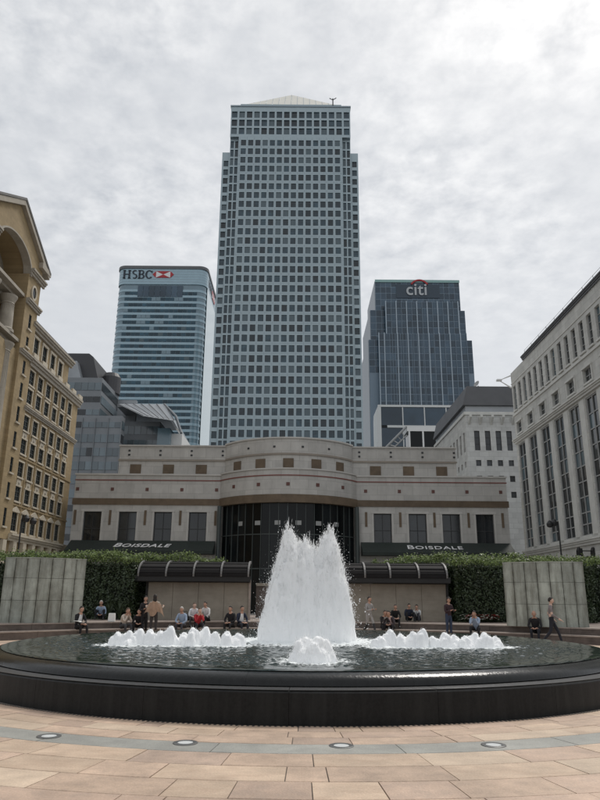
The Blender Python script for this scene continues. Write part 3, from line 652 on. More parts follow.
# flowers in front of right hedge, grasses left
def flowers(x0, x1, y, label, mats, n, name):
    e_ = empty(name, ((x0+x1)/2, y, .56), label, 'flowers')
    lv = MB(); pe = MB()
    for i in range(n):
        x = random.uniform(x0, x1); yy = y+random.uniform(-.16, .16); h = random.uniform(.12, .34)
        for k in range(3):
            a = random.uniform(0, 6.28); c = (x+.05*math.cos(a), yy+.05*math.sin(a), .57+h*random.uniform(.3, .8)); q = .05
            lv.add([(c[0]-q, c[1], c[2]), (c[0], c[1]-q*.5, c[2]+.02), (c[0]+q, c[1], c[2]+.03), (c[0], c[1]+q*.5, c[2]+.02)], [(0, 1, 2, 3)])
        for k in range(5):
            a = 2*math.pi*k/5; s = .042
            pe.add([(x, yy, .57+h), (x+s*math.cos(a-.5), yy+s*math.sin(a-.5), .57+h+.015), (x+s*1.3*math.cos(a), yy+s*1.3*math.sin(a), .57+h+.02), (x+s*math.cos(a+.5), yy+s*math.sin(a+.5), .57+h+.015)], [(0, 1, 2, 3)])
    lv.build('leaves', 'leaf', e_, fix=False)['kind'] = 'stuff'; pe.build('petals', mats, e_, fix=False)['kind'] = 'stuff'
flowers(7.6, 9.4, 33.1, 'low bed of white flowers below the right bushy hedge', 'petal_white', 70, 'white_flower_bed')
flowers(7.9, 9.5, 33.42, 'bed of red flowers between the right bushy hedge and the white flowers', 'petal_red', 130, 'red_flower_bed')
for i, (x, y, lb) in enumerate(((-8.35, 33.1, 'spiky grass plant nearest the left shelter wall'), (-8.85, 33.2, 'spiky grass plant between the left hedge and the blue-shirted man'))):
    e_ = empty('grass_plant', (x, y, .56), lb, 'plant', 'spiky plants by the left shelter')
    for k in range(26):
        a = random.uniform(0, 6.28); L = random.uniform(.6, .95); sp = random.uniform(.15, .5); d = Vector((math.cos(a), math.sin(a), 0)); s = d.cross(Vector((0, 0, 1)))*.022; p0 = Vector((x, y, .56))
        pts = [p0, p0+d*sp*.35+Vector((0, 0, L*.6)), p0+d*sp+Vector((0, 0, L))]
        MB().add([pts[0]-s, pts[0]+s, pts[1]+s, pts[1]-s, pts[2]], [(0, 1, 2, 3), (3, 2, 4)]).build('leaf', 'leaf', e_, fix=False)

# ------------------------------------------------------------------ restaurant building behind the hedge (Y = 75)
BY = 75.0
bo = empty('restaurant_building', (-1, BY+8, 0), 'low pale stone restaurant building with a curved glass front and dark awnings', 'building')
for side in (-1, 1):
    u0, u1 = (-25.0, -8.7) if side < 0 else (6.3, 23.1)
    cs = [-22.75, -18.88, -14.98, -11.15] if side < 0 else [9.2, 13.05, 16.75, 20.45]
    rects = [(round(c-.98, 3), round(c+.98, 3), 6.9, 10.55) for c in cs]
    facade(bo, 'wall', 'Y', BY, u0, u1, 0, 14.6, rects, .45, 'stone_boisdale')
    mb = MB(); mb.box(u0+.001, u1, BY+.45, BY+24, 0, 14.59); mb.build('wall', 'stone_boisdale', bo)
    for rc in rects: window(bo, 'Y', BY, rc, .30, 'glass_house', 'frame_dark', .09, 2, 2, surround=('stone_trim', .22, .05))
    MB().box(u0-.12, u1+(.12 if side > 0 else 0), BY-.10, BY-.002, 11.3, 12.0).build('frieze', 'brown_stone', bo)
    MB().box(u0-.06, u1+(.06 if side > 0 else 0), BY-.06, BY-.002, 14.0, 14.10).build('red_line', 'red_line', bo)
    MB().box(u0-.10, u1+(.10 if side > 0 else 0), BY-.12, BY+.5, 14.6, 14.78).build('parapet_coping', 'stone_trim', bo)
    sp = 3.87
    for i in range(5):
        c = (cs[0]-sp/2+sp*i) if side < 0 else (cs[0]-sp/2+.12+3.76*i)
        MB().box(c-.13, c+.13, BY-.06, BY-.002, 9.1, 10.7).build('pilaster_strip', 'brown_stone', bo)
        MB().box(c-.17, c+.17, BY-.05, BY-.002, 12.85, 13.2).build('stone_stud', 'rust_square', bo)
    # upper tier, set back
    v0, v1 = (-20.5, -8.3) if side < 0 else (5.9, 17.8)
    mb = MB(); mb.box(v0, v1, BY+.6, BY+22, 14.3, 18.05); mb.build('upper_wall', 'stone_boisdale', bo)
    MB().box(v0-.08, v1+.08, BY+.48, BY+.598, 16.35, 16.55).build('moulding', 'moulding_stone', bo); MB().box(v0-.1, v1+.1, BY+.45, BY+1.1, 18.05, 18.2).build('parapet_coping', 'stone_trim', bo)
    for i in range(3):
        c = (-18.55+3.72*i) if side < 0 else (8.6+3.75*i)
        MB().box(c-.62, c+.62, BY+.53, BY+.598, 14.85, 15.95).build('brown_panel', 'brown_stone', bo)
    for i in range(4):
        c = (-19.4+3.55*i) if side < 0 else (6.8+3.6*i)
        for zz in (17.05, 17.55): MB().box(c-.12, c+.12, BY+.55, BY+.598, zz-.1, zz+.1).build('stone_stud', 'frame_dark', bo)
    # awning
    a0, a1 = (-24.8, -9.1) if side < 0 else (6.75, 23.0)
    aw = empty('awning', ((a0+a1)/2, BY-1, 6.3), 'long dark green awning on the %s wing of the restaurant' % ('left' if side < 0 else 'right'), 'awning')
    nseg = 6
    for i in range(nseg):
        p, q = a0+(a1-a0)*i/nseg, a0+(a1-a0)*(i+1)/nseg
        MB().prism([(BY-.12, 7.42), (BY-2.1, 6.25), (BY-2.1, 5.95), (BY-.12, 5.95)], 'x', p+.004, q-.004).build('canvas_panel', 'awning', aw)
    tx = -19.9 if side < 0 else 11.55
    nrm_ang = math.atan2(7.42-6.25, 1.98)
    for ch, sz, wd in (('B', 1.20, 1.02), ('OISDALE', .98, 0)):
        me = text_mesh(ch, sz, 'sign_white', .02, .018 if side < 0 else .008, .28 if side < 0 else 0, 1.12)
        s = 1.22
        t_ = .30; yy = BY-2.1+1.98*t_; zz = 6.25+1.17*t_
        o = place('letter' if ch == 'B' else 'lettering', me, (tx, yy-.03, zz+.05), aw); o.rotation_euler = (nrm_ang, 0, 0); o.scale = (s, 1, 1); tx += wd*s*.70
# curved centre
CX, R1 = -1.2, 9.2; CY = BY-4+R1; hf = math.asin(7.6/9.2); c0, c1 = -math.pi/2-hf, -math.pi/2+hf
MB().arc(CX, CY, R1-.5, R1, 12.052, 14.7, c0, c1, 40).build('curved_wall', 'stone_boisdale', bo)
MB().arc(CX, CY, R1-.5, R1+.10, 11.2, 12.05, c0, c1, 40).build('curved_frieze', 'brown_stone', bo)
MB().arc(CX, CY, R1+.002, R1+.06, 14.02, 14.12, c0, c1, 40).build('red_line', 'red_line', bo)
MB().arc(CX, CY, R1-.5, R1+.1, 14.702, 14.86, c0, c1, 40).build('parapet_coping', 'stone_trim', bo)
MB().arc(CX, CY, 7.6, 8.6, 14.3, 18.2, c0-.02, c1+.02, 40).build('curved_upper_wall', 'stone_boisdale', bo)
MB().arc(CX, CY, 8.602, 8.72, 16.4, 16.6, c0, c1, 40).build('moulding', 'moulding_stone', bo)
MB().arc(CX, CY, 7.5, 8.72, 18.2, 18.36, c0-.02, c1+.02, 40).build('parapet_coping', 'stone_trim', bo)
MB().box(CX-7.4, CX+7.4, BY+1.2, BY+20, 14, 18.1).build('roof', 'stone_trim', bo)
for i in range(5):
    a = -math.pi/2+(-.72+.36*i); MB().arc(CX, CY, 8.602, 8.66, 14.95, 16.0, a-.066, a+.066, 4).build('brown_panel', 'brown_stone', bo)
    a = -math.pi/2+(-.70+.35*i); MB().arc(CX, CY, R1+.002, R1+.05, 12.95, 13.3, a-.02, a+.02, 2).build('stone_stud', 'rust_square', bo)
    if i < 4: a = -math.pi/2+(-.54+.36*i); MB().arc(CX, CY, 8.602, 8.66, 17.2, 17.4, a-.014, a+.014, 2).build('stone_stud', 'frame_dark', bo)
NG = 18; RG = 8.75
for i in range(NG):
    a0 = c0+(c1-c0)*i/NG; a1 = c0+(c1-c0)*(i+1)/NG
    for z0, z1 in ((0, 4.4), (4.5, 7.9), (8.0, 11.19)): MB().arc(CX, CY, RG-.06, RG, z0, z1, a0+.004, a1-.004, 1).build('glass_pane', 'glass_dark', bo)
    if i: MB().arc(CX, CY, RG-.05, RG+.09, 0, 11.19, a0-.0035, a0+.0035, 1).build('mullion', 'frame_green', bo)
for z in (4.45, 7.95): MB().arc(CX, CY, RG-.06, RG+.06, z-.045, z+.045, c0, c1, 36).build('transom', 'frame_green', bo)
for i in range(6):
    a = -math.pi/2+(-.62+.25*i); MB().arc(CX, CY, RG+.002, RG+.05, 8.9, 9.35, a-.035, a+.035, 2).build('painted_light_square', 'frame_pale', bo)  # pale boxes on the panes imitate squares of light in the glass
for xx in (-8.75, 6.35): MB().tube([(xx, BY-.45, 0), (xx, BY-.45, 11.18)], .22, 12).build('column', 'frame_green', bo)

# ------------------------------------------------------------------ left ochre building (faces +X at X = -26.3)
XL = -26.3
lb = empty('ochre_building', (-36, 62, 0), 'ochre brick building with cream window surrounds and an arched pediment, at the left', 'building')
bays = [62.9+2.27*i for i in range(6)]; ww = .62
rowz = [(7.25, 8.95), (10.0, 11.35), (12.25, 13.65), (14.45, 15.85), (16.7, 18.15), (19.35, 20.8), (21.25, 22.7)]
rects = [(round(b-ww, 3), round(b+ww, 3), z0, z1) for b in bays for z0, z1 in rowz]
facade(lb, 'wall', 'XP', XL, 61.6, 77.0, 6.4, 23.6, rects, .17, 'ochre')
MB().box(XL-22, XL-.17, 44.0, 77.0, 0, 23.58).build('wall', 'ochre', lb)
MB().box(XL-.169, XL-.001, 76.6, 77.0, 6.41, 23.57).build('corner_pier', 'ochre', lb)
for rc in rects: window(lb, 'XP', XL, rc, .12, 'glass_house', 'frame_green', .07, 2, 3, surround=('cream_stone', .13, .05), sill='cream_stone')
for b in bays:
    for z0, z1 in ((15.9, 16.5), (11.42, 12.02), (20.86, 21.06)):
        o = MB(); pbox(o, 'XP', XL, b-.5, b+.5, z0, z1, -.05, -.002); o.build('ornament_panel', 'cream_stone', lb)
    for z0 in (16.2, 11.72):
        MB().lathe([(.02, 0), (.2, .0), (.16, .06)], 0, 0, 10).mesh
        mb = MB(); mb.ell((XL+.06, b, z0), (.06, .22, .16), 8, 5); mb.build('boss', 'grey_stone_trim', lb)
    pts = [(b-.85, 8.98), (b+.85, 8.98), (b+.85, 9.12), (b, 9.5), (b-.85, 9.12)]
    MB().prism(pts, 'x', XL+.002, XL+.14).build('window_pediment', 'cream_stone', lb)
for i in range(7):
    y = bays[0]-1.135+2.27*i
    if i < 6: o = MB(); pbox(o, 'XP', XL, y-.06, y+.06, 7.1, 23.0, -.07, -.002); o.build('pilaster', 'ochre', lb)
def cornice(parent, pl, pos, u0, u1, z, h, out, m, name='cornice'):
    for k, (a, b, d) in enumerate(((0, .4, .45), (.402, .7, .75), (.702, 1, 1.0))):
        o = MB(); pbox(o, pl, pos, u0, u1, z+h*a, z+h*b, -out*d, -.002); o.build(name, m, parent)
cornice(lb, 'XP', XL, 61.8, 77.25, 23.0, .85, .5, 'grey_stone_trim'); cornice(lb, 'XP', XL, 61.8, 77.1, 18.55, .45, .3, 'grey_stone_trim', 'string_course'); cornice(lb, 'XP', XL, 61.8, 77.2, 6.35, .65, .5, 'cream_stone', 'base_cornice')
for z in (14.1, 9.65): o = MB(); pbox(o, 'XP', XL, 61.8, 77.05, z-.08, z+.08, -.08, -.002); o.build('string_course', 'ochre', lb)
# attic storey, set back
XA = XL-.25
ar = [(round(b-.6, 3), round(b+.6, 3), 24.55, 26.35) for b in [63.6+2.35*i for i in range(4)]]
facade(lb, 'attic_wall', 'XP', XA, 61.6, 73.4, 23.6, 27.2, ar, .17, 'ochre'); MB().box(XA-16, XA-.17, 61.6, 73.4, 23.59, 27.19).build('attic_wall', 'ochre', lb)
for rc in ar: window(lb, 'XP', XA, rc, .12, 'glass_house', 'frame_green', .07, 2, 2, surround=('cream_stone', .22, .07), sill='cream_stone')
cornice(lb, 'XP', XA, 61.6, 73.9, 26.8, .7, .55, 'grey_stone_trim', 'eave'); MB().box(XA-16.2, XA+.3, 61.6, 73.9, 27.6, 27.85).build('roof', 'roof_lead', lb)
for i in range(7):
    y = 62.8+2.35*i; o = MB(); pbox(o, 'XP', XL, y-.62, y+.62, 23.86, 24.42, -.30, -.08); o.build('balustrade_block', 'cream_stone', lb)
# ground arcade
for i in range(8):
    y = 61.0+2.27*i; o = MB(); pbox(o, 'XP', XL, y-.38, y+.38, 0, 6.35, -.25, .34); o.build('arcade_pier', 'cream_stone', lb)
for i in range(7):
    y = 61.0+2.27*i; o = MB(); pbox(o, 'XP', XL, y+.38, y+1.89, 0, 6.3, .25, .3); o.build('shop_window', 'glass_dark', lb)
# pavilion with arch and pediment
XP = XL+.12; PY0, PY1 = 49.0, 62.1; OY0, OY1 = 52.0, 59.1; OC = (OY0+OY1)/2
slz = [(26.2, 27.7), (24.4, 25.4), (21.6, 23.0), (19.3, 20.8), (17.0, 18.5), (14.6, 16.1), (12.3, 13.7), (10.0, 11.4), (7.5, 9.1)]
for s, (u0, u1) in enumerate(((PY0, OY0), (OY1, PY1))):
    c = (u0+u1)/2; rs = [(round(c-.3, 3), round(c+.3, 3), a, b) for a, b in slz]
    facade(lb, 'pavilion_wall', 'XP', XP, u0, u1, 6.4, 31.4, rs, .17, 'ochre')
    MB().box(XP-3.2, XP-.17, u0, u1, 0, 31.39).build('pavilion_wall', 'ochre', lb)
    MB().box(XP-.169, XP-.001, u1-.3, u1, 6.41, 31.38).build('pavilion_corner', 'ochre', lb); MB().box(XP-.169, XP-.001, u0, u0+.3, 6.41, 31.38).build('pavilion_corner', 'ochre', lb)
    for rc in rs: window(lb, 'XP', XP, rc, .12, 'glass_house', 'frame_green', .05, 1, 2, sill='cream_stone')
    mb = MB()
    for k in range(20):
        a = 2*math.pi*k/20; b = 2*math.pi*(k+1)/20
        q = [(c+.62*math.cos(t)*f, 30.0+.78*math.sin(t)*f) for t, f in ((a, 1), (b, 1), (b, .74), (a, .74))]; mb.prism(q, 'x', XP+.002, XP+.12)
    mb.build('oculus_ring', 'cream_stone', lb); mb = MB(); mb.prism([(c+.46*math.cos(2*math.pi*k/20), 30.0+.58*math.sin(2*math.pi*k/20)) for k in range(20)], 'x', XP+.002, XP+.03); mb.build('oculus', 'glass_dark', lb)
    ea, eb = (.45, 0) if s == 0 else (0, .45)
    cornice(lb, 'XP', XP, u0-ea*.5, u1+eb*.5, 28.35, .55, .4, 'grey_stone_trim', 'pavilion_cornice'); cornice(lb, 'XP', XP, u0-ea*.5, u1+eb*.45, 23.3, .5, .35, 'grey_stone_trim', 'pavilion_cornice')
    cornice(lb, 'XP', XP, u0-ea, u1+eb*1.2, 31.4, .6, .45, 'grey_stone_trim', 'pavilion_cornice')
arch = []; NA = 22; sp_z, rise, hw = 31.2, 2.35, (OY1-OY0)/2+.35
for k in range(NA+1):
    t = -1+2*k/NA; arch.append((OC+hw*t, sp_z+rise*math.sqrt(max(0, 1-t*t))))
pk, ev = 36.6, 33.1; hw2 = (PY1-PY0)/2+.1; PC = (PY0+PY1)/2
def gz(y): return pk-(pk-ev)*abs(y-PC)/hw2
ped = MB()
for (ya, za), (yb, zb) in zip(arch[:-1], arch[1:]): ped.prism([(ya, za), (yb, zb), (yb, gz(yb)), (ya, gz(ya))], 'x', XP-3.2, XP-.001)
ped.prism([(PY0, 32.0), (arch[0][0], 32.0), (arch[0][0], gz(arch[0][0])), (PY0, gz(PY0))], 'x', XP-3.2, XP-.001)
ped.prism([(arch[-1][0], 32.0), (PY1, 32.0), (PY1, gz(PY1)), (arch[-1][0], gz(arch[-1][0]))], 'x', XP-3.2, XP-.001)
ped.build('pediment', 'ochre', lb, fix=False)
av = MB()
for (ya, za), (yb, zb) in zip(arch[:-1], arch[1:]):
    def inn(y, z, f): return (OC+(y-OC)*f, sp_z+(z-sp_z)*f)
    av.prism([inn(ya, za, 1.0), inn(yb, zb, 1.0), inn(yb, zb, .94), inn(ya, za, .94)], 'x', XP-.6, XP+.16)
av.build('archivolt', 'grey_stone_trim', lb, fix=False)
for s in (-1, 1):
    e0 = PC+s*(hw2+.9); z0 = gz(e0)
    MB().prism([(PC, pk+.02), (e0, z0+.02), (e0, z0+.55), (PC, pk+.55)], 'x', XP-3.4, XP+.38).build('raking_cornice', 'grey_stone_trim', lb)
    MB().prism([(PC, pk+.56), (e0+s*.1, z0+.56), (e0+s*.1, z0+.8), (PC, pk+.8)], 'x', XP-3.5, XP+.45).build('roof', 'roof_lead', lb)
    MB().prism([(PC+s*(hw2-1.2), 33.0), (PC+s*(hw2+1.1), 33.0), (PC+s*(hw2+1.1), 33.45), (PC+s*(hw2-1.2), 33.6)], 'x', XP-.2, XP+.42).build('cornice_return', 'grey_stone_trim', lb)
# inside the arch: back wall, entablature, columns, arched windows
XB = XP-2.6
MB().box(XB-.4, XB, OY0-.3, OY1+.3, 0, 34.5).build('niche_wall', 'grey_stone_trim', lb)
for zz, hgt, out in ((28.2, 1.0, 2.45), (23.6, 1.0, 2.45), (6.2, .8, 2.45)): cornice(lb, 'XP', XB, OY0+.01, OY1-.01, zz, hgt, out, 'grey_stone_trim', 'entablature')
for y in (53.75, 57.35):
    for z0, z1, rr2 in ((24.62, 28.18, .62), (7.02, 23.58, .80)):
        mb = MB(); mb.lathe([(rr2*1.3, z0), (rr2*1.3, z0+.25), (rr2*1.05, z0+.4), (rr2, z0+(z1-z0)*.5), (rr2*.88, z1-.85), (rr2*.98, z1-.8), (rr2*.9, z1-.68), (rr2*1.25, z1-.15), (rr2*1.3, z1)], XB+1.75, y, 28); mb.build('column', 'grey_stone_trim', lb)
        for k in range(14):
            a = -1.4+2.8*k/13; MB().tube([(XB+1.75+rr2*1.0*math.cos(a), y+rr2*1.0*math.sin(a), z0+.45), (XB+1.75+rr2*.9*math.cos(a), y+rr2*.9*math.sin(a), z1-.9)], .035, 5).build('flute', 'grey_stone_trim', lb)
for y in (54.6, 56.6):
    for z0, z1 in ((24.8, 27.6), (18.5, 22.5), (13.0, 17.0), (7.5, 11.5)):
        mb = MB(); pts = [(y-.7, z0), (y+.7, z0)]+[(y+.7*math.cos(t), z1-.7+.7*math.sin(t)) for t in [math.pi*i/10 for i in range(11)]]
        mb.prism(pts, 'x', XB+.002, XB+.08); o = mb.build('arched_window', 'glass_house', lb)
        mb = MB(); pbox(mb, 'XP', XB, y-.04, y+.04, z0, z1-.02, -.13, -.082); pbox(mb, 'XP', XB, y-.68, y+.68, z1-.78, z1-.70, -.12, -.083); mb.build('frame', 'frame_pale', o)

# ------------------------------------------------------------------ right stone building (faces -X at X = 25)
XR = 25.0
rb = empty('stone_office_building', (35, 60, 0), 'pale grey stone office block with tall window strips, at the right', 'building')
bay = [74.35-3.74*i for i in range(9)]
strips = [(round(b-1.16, 3), round(b+1.16, 3), 6.95, 18.55) for b in bay]; sq = [(round(b-.85, 3), round(b+.85, 3), 19.75, 21.05) for b in bay]
nar = [(round(75.2-1.745*i-.46, 3), round(75.2-1.745*i+.46, 3), 22.6, 25.5) for i in range(19)]
facade(rb, 'wall', 'XN', XR, 41.5, 76.1, 0, 27.3, strips+sq+nar, .30, 'stone_right')
MB().box(XR+.30, XR+24, 41.5, 76.1, 0, 27.29).build('wall', 'stone_right', rb); MB().box(XR+.001, XR+.299, 75.8, 76.1, 0, 27.28).build('corner_pier', 'stone_right', rb)
for rc in strips:
    a, b, c, d = rc
    o = place('window_strip', frame_mesh('XN', b-a, d-c, .11, .1, 2, 1, 'frame_pale'), pt('XN', XR, (a+b)/2, (c+d)/2, .19), rb)
    zs = [c+.12, c+1.0, c+2.0]+[c+2.0+(d-c-2.12)*i/7 for i in range(1, 8)]
    for i in range(len(zs)-1):
        w_, h_ = (b-a)/2-.13, zs[i+1]-zs[i]-.09
        for s in (-1, 1): place('pane', pane_mesh('XN', w_, h_, .05, 'glass_strip'), pt('XN', XR, (a+b)/2+s*(b-a)/4, (zs[i]+zs[i+1])/2, .21), o)
        if i: place('transom', pane_mesh('XN', b-a-.2, .10, .06, 'frame_pale'), pt('XN', XR, (a+b)/2, zs[i], .14), o)
    mb = MB(); pbox(mb, 'XN', XR, a-.02, b+.02, c-.28, c-.002, -.18, .1); mb.build('sill', 'stone_right_trim', o)
for rc in sq: window(rb, 'XN', XR, rc, .2, 'glass_strip', 'frame_pale', .08, 2, 2, surround=('stone_right_trim', .16, .10), sill='stone_right_trim')
for rc in nar: window(rb, 'XN', XR, rc, .22, 'glass_strip', 'frame_pale', .06, 1, 4, sill='stone_right_trim')
for i in range(10):
    y = 76.1-3.74*i+.13; y0 = max(y-.55, 41.5)
    if i: mb = MB(); pbox(mb, 'XN', XR, y-.5, y+.5, 6.95, 18.6, -.05, -.002); mb.build('pilaster', 'stone_right_trim', rb)
cornice(rb, 'XN', XR, 41.5, 76.35, 18.75, .5, .42, 'stone_right_trim', 'string_course'); cornice(rb, 'XN', XR, 41.5, 76.3, 6.15, .55, .35, 'stone_right_trim', 'base_cornice')
mb = MB(); pbox(mb, 'XN', XR, 41.5, 76.2, 22.0, 22.25, -.12, -.002); mb.build('string_course', 'stone_right_trim', rb)
mb = MB(); pbox(mb, 'XN', XR, 41.5, 76.15, 25.9, 26.02, -.06, -.002); mb.build('string_course', 'stone_right_trim', rb)
cornice(rb, 'XN', XR, 41.5, 71.4, 27.3, .45, .3, 'slate', 'parapet')
for z in (28.1, 28.5): MB().tube([(XR+.2, 41.5, z), (XR+.2, 71.3, z)], .02, 6).build('rail', 'frame_pale', rb)
for i in range(14): MB().tube([(XR+.2, 71.3-2.3*i, 27.7), (XR+.2, 71.3-2.3*i, 28.52)], .025, 6).build('rail_post', 'frame_pale', rb)
for i in range(8):
    y = 74.35-3.74*i; mb = MB(); pbox(mb, 'XN', XR, y-1.1, y+1.1, .1, 5.2, -.03, -.002); mb.build('shop_window', 'glass_dark', rb)
# white bracket at the far top corner
br = empty('roof_bracket', (24.6, 75.6, 26.3), 'small white bracket at the far top corner of the right stone block', 'bracket')
MB().tube([(25.0, 76.2, 25.6), (23.6, 76.2, 26.5), (25.0, 76.2, 27.1)], .09, 6).build('arm', 'white_paint', br); MB().box(23.3, 23.9, 75.95, 76.4, 26.42, 26.6).build('plate', 'white_paint', br)

# ------------------------------------------------------------------ stone block behind, right (Y = 105)
sb = empty('slate_roofed_block', (34, 116, 0), 'grey stone block with slate mansard roof, between blue glass tower and right block', 'building')
X0, YF = 26.6, 105.0
cols = [28.3+1.72*i for i in range(9)]
rc1 = [(round(c-.44, 3), round(c+.44, 3), 24.2, 27.4) for c in cols]; rc2 = [(round(c-.42, 3), round(c+.42, 3), z, z+.95) for c in cols for z in (21.7, 19.2, 16.7)]
facade(sb, 'wall', 'Y', YF, X0, 45, 0, 30.0, rc1+rc2, .4, 'stone_far')
for rc in rc1: window(sb, 'Y', YF, rc, .3, 'glass_house', 'frame_dark', .07, 1, 3)
for rc in rc2: window(sb, 'Y', YF, rc, .3, 'glass_house', 'frame_dark', .07, 1, 1)
sc_ = [106.6+2.4*i for i in range(9)]
sr = [(round(c-.5, 3), round(c+.5, 3), 24.2, 27.4) for c in sc_]+[(round(c-.45, 3), round(c+.45, 3), z, z+.95) for c in sc_ for z in (21.7, 19.2)]
facade(sb, 'side_wall', 'XN', X0, YF, 130, 0, 30.0, sr, .4, 'stone_right')
for rc in sr: window(sb, 'XN', X0, rc, .3, 'glass_house', 'frame_dark', .07, 1, 2)
MB().box(X0+.4, 45, YF+.4, 130, 0, 29.99).build('core', 'stone_far', sb)
MB().box(X0-.2, 45, YF-.25, 130, 30.0, 30.5).build('cornice', 'stone_right_trim', sb)
MB().box(X0+.2, 45, YF+.3, 129.8, 30.5, 31.6).build('clerestory', 'glass_roof', sb)
for c in [27.2+1.75*i for i in range(9)]:
    MB().prism([(YF-.02, 28.4), (YF-1.2, 29.4), (YF-1.2, 29.75), (YF-.02, 29.6)], 'x', c-.18, c+.18).build('bracket', 'stone_right_trim', sb)
MB().prism([(X0-.3, 31.62), (45, 31.62), (45, 34.8), (X0+.5, 34.8)], 'y', YF-.2, 130).build('mansard_roof', 'slate', sb)
sd = empty('satellite_dish', (29.6, 107, 34.8), 'small satellite dish on the slate mansard roof', 'dish')
MB().tube([(29.6, 107, 34.75), (29.6, 107, 35.6)], .07, 8).build('mast', 'frame_dark', sd)
mb = MB(); mb.lathe([(.02, 0), (.3, .06), (.55, .22), (.58, .26), (.56, .26), (.3, .1), (.02, .05)], 0, 0, 18); 
rot = Matrix.Rotation(R(-60), 4, 'Y')@Matrix.Rotation(R(25), 4, 'X'); mb.v = [tuple(rot@Vector(v)+Vector((29.5, 107, 35.8))) for v in mb.v]; mb.build('reflector', 'frame_pale', sd, smooth=True)

# ------------------------------------------------------------------ One tall steel tower (Y = 268)
tw = empty('steel_tower', (-5.5, 298, 0), 'tallest tower, steel clad with a grid of square windows and a pyramid roof', 'tower')
TY = 268.0; items = []
def panes(pl, pos, rects, depth, m, wt=1): 
    for a, b, c, d in rects: items.append((pane_mesh(pl, b-a, d-c, .1, m), pt(pl, pos, (a+b)/2, (c+d)/2, depth), wt*(b-a)*(d-c)))
FL = 4.63; zr = [204.4-FL*i for i in range(42)]
mx0, mx1 = -28.9, 18.1; nc = 14; cw = (mx1-mx0)/nc
rm = [(round(mx0+cw*i+cw*.145, 3), round(mx0+cw*(i+1)-cw*.145, 3), round(z-1.6, 3), round(z+1.5, 3)) for i in range(nc) for z in zr]
facade(tw, 'front_wall', 'Y', TY, mx0-.6, mx1+.6, 8, 207.6, rm, .3, 'steel'); panes('Y', TY, rm, .22, 'glass_tower')
for i in range(15): x = mx0+cw*i; MB().box(x-.05, x+.05, TY-.03, TY-.002, 8, 207.5).build('panel_joint', 'steel_line', tw)
for z in zr: MB().box(mx0-.5, mx1+.5, TY-.035, TY-.0025, z-2.36, z-2.27).build('panel_joint', 'steel_line', tw)
tx0, tx1 = -33.6, 22.6
for s in (-1, 1):       # recessed strips between front bay and corners, then the outer wings
    u0, u1 = (tx0, mx0-.6) if s < 0 else (mx1+.6, tx1)
    w_ = u1-u0; rr_ = [(round(u0+w_*(k+.14)/2, 3), round(u0+w_*(k+.86)/2, 3), round(z-1.9, 3), round(z+1.9, 3)) for k in range(2) for z in zr]
    facade(tw, 'recess_wall', 'Y', TY+1.6, u0, u1, 8, 207.6, rr_, .5, 'steel'); panes('Y', TY+1.6, rr_, .35, 'glass_tower', .8)
    o0, o1 = (-37.2, tx0) if s < 0 else (tx1, 26.2)
    ro = [(round(o0+.75, 3), round(o1-.65, 3), round(z-1.5, 3), round(z+1.5, 3)) for z in zr if z < 199]
    facade(tw, 'wing_wall', 'Y', TY+3.0, o0, o1, 8, 201.2, ro, .5, 'steel'); panes('Y', TY+3.0, ro, .4, 'glass_tower', .9)
    MB().box(min(o0, o1), max(o0, o1), TY+3.5, TY+60, 8, 201.19).build('wing', 'steel', tw)
    MB().box((mx0-.6 if s < 0 else mx1-.0), (mx0 if s < 0 else mx1+.6), TY+.5, TY+2.0, 8, 207.5).build('bay_return', 'steel', tw)
ncol = 16; cw2 = (tx1-tx0)/ncol
rt_ = [(round(tx0+cw2*i+cw2*.13, 3), round(tx0+cw2*(i+1)-cw2*.13, 3), z-1.75, z+1.75) for i in range(ncol) for z in (219.9, 215.3, 210.8)]
facade(tw, 'crown_wall', 'Y', TY, tx0, tx1, 207.6, 224.3, rt_, .6, 'steel'); panes('Y', TY, rt_, .45, 'glass_tower', 2)
MB().box(tx0, tx1, TY+2.1, TY+60, 8, 207.59).build('core', 'steel', tw); MB().box(tx0+.01, tx1-.01, TY+.62, TY+60, 207.6, 224.28).build('crown', 'steel', tw)
MB().box(tx0-.3, tx1+.3, TY-.3, TY+60.3, 224.3, 225.0).build('coping', 'steel_line', tw); MB().box(mx0-.5, mx1+.5, TY+2, TY+56, 225.0, 227.5).build('roof_plinth', 'steel', tw)
pieces('window', items, tw, 300)
a = 24.3; cx_ = -5.5; y0_, y1_ = TY+3, TY+3+2*a; zb, zt = 227.5, 254.6
base = [(cx_-a, y0_, zb), (cx_+a, y0_, zb), (cx_+a, y1_, zb), (cx_-a, y1_, zb)]
pyr = MB().add(base+[(cx_, (y0_+y1_)/2, zt)], [(0, 1, 4), (1, 2, 4), (2, 3, 4), (3, 0, 4), (3, 2, 1, 0)]).build('pyramid_roof', 'pyramid', tw)
for i in range(1, 16):
    t = i/16; p0 = Vector((cx_-a+2*a*t, y0_-.05, zb)); k = 1-abs(2*t-1); p1 = p0.lerp(Vector((p0.x, y0_-.05+a, zt)), k); MB().tube([p0, p1], .12, 4).build('roof_rib', 'steel_line', pyr)
ma = empty('roof_mast', (14.6, 270, 225), 'thin forked mast on the roof edge of the tallest tower', 'mast')
MB().tube([(14.6, 270, 224.9), (14.6, 270, 231)], .28, 6).build('pole', 'frame_dark', ma); MB().tube([(13.0, 270, 231.2), (14.6, 270, 230.2), (16.2, 270, 231.4)], .22, 6).build('fork', 'frame_dark', ma)

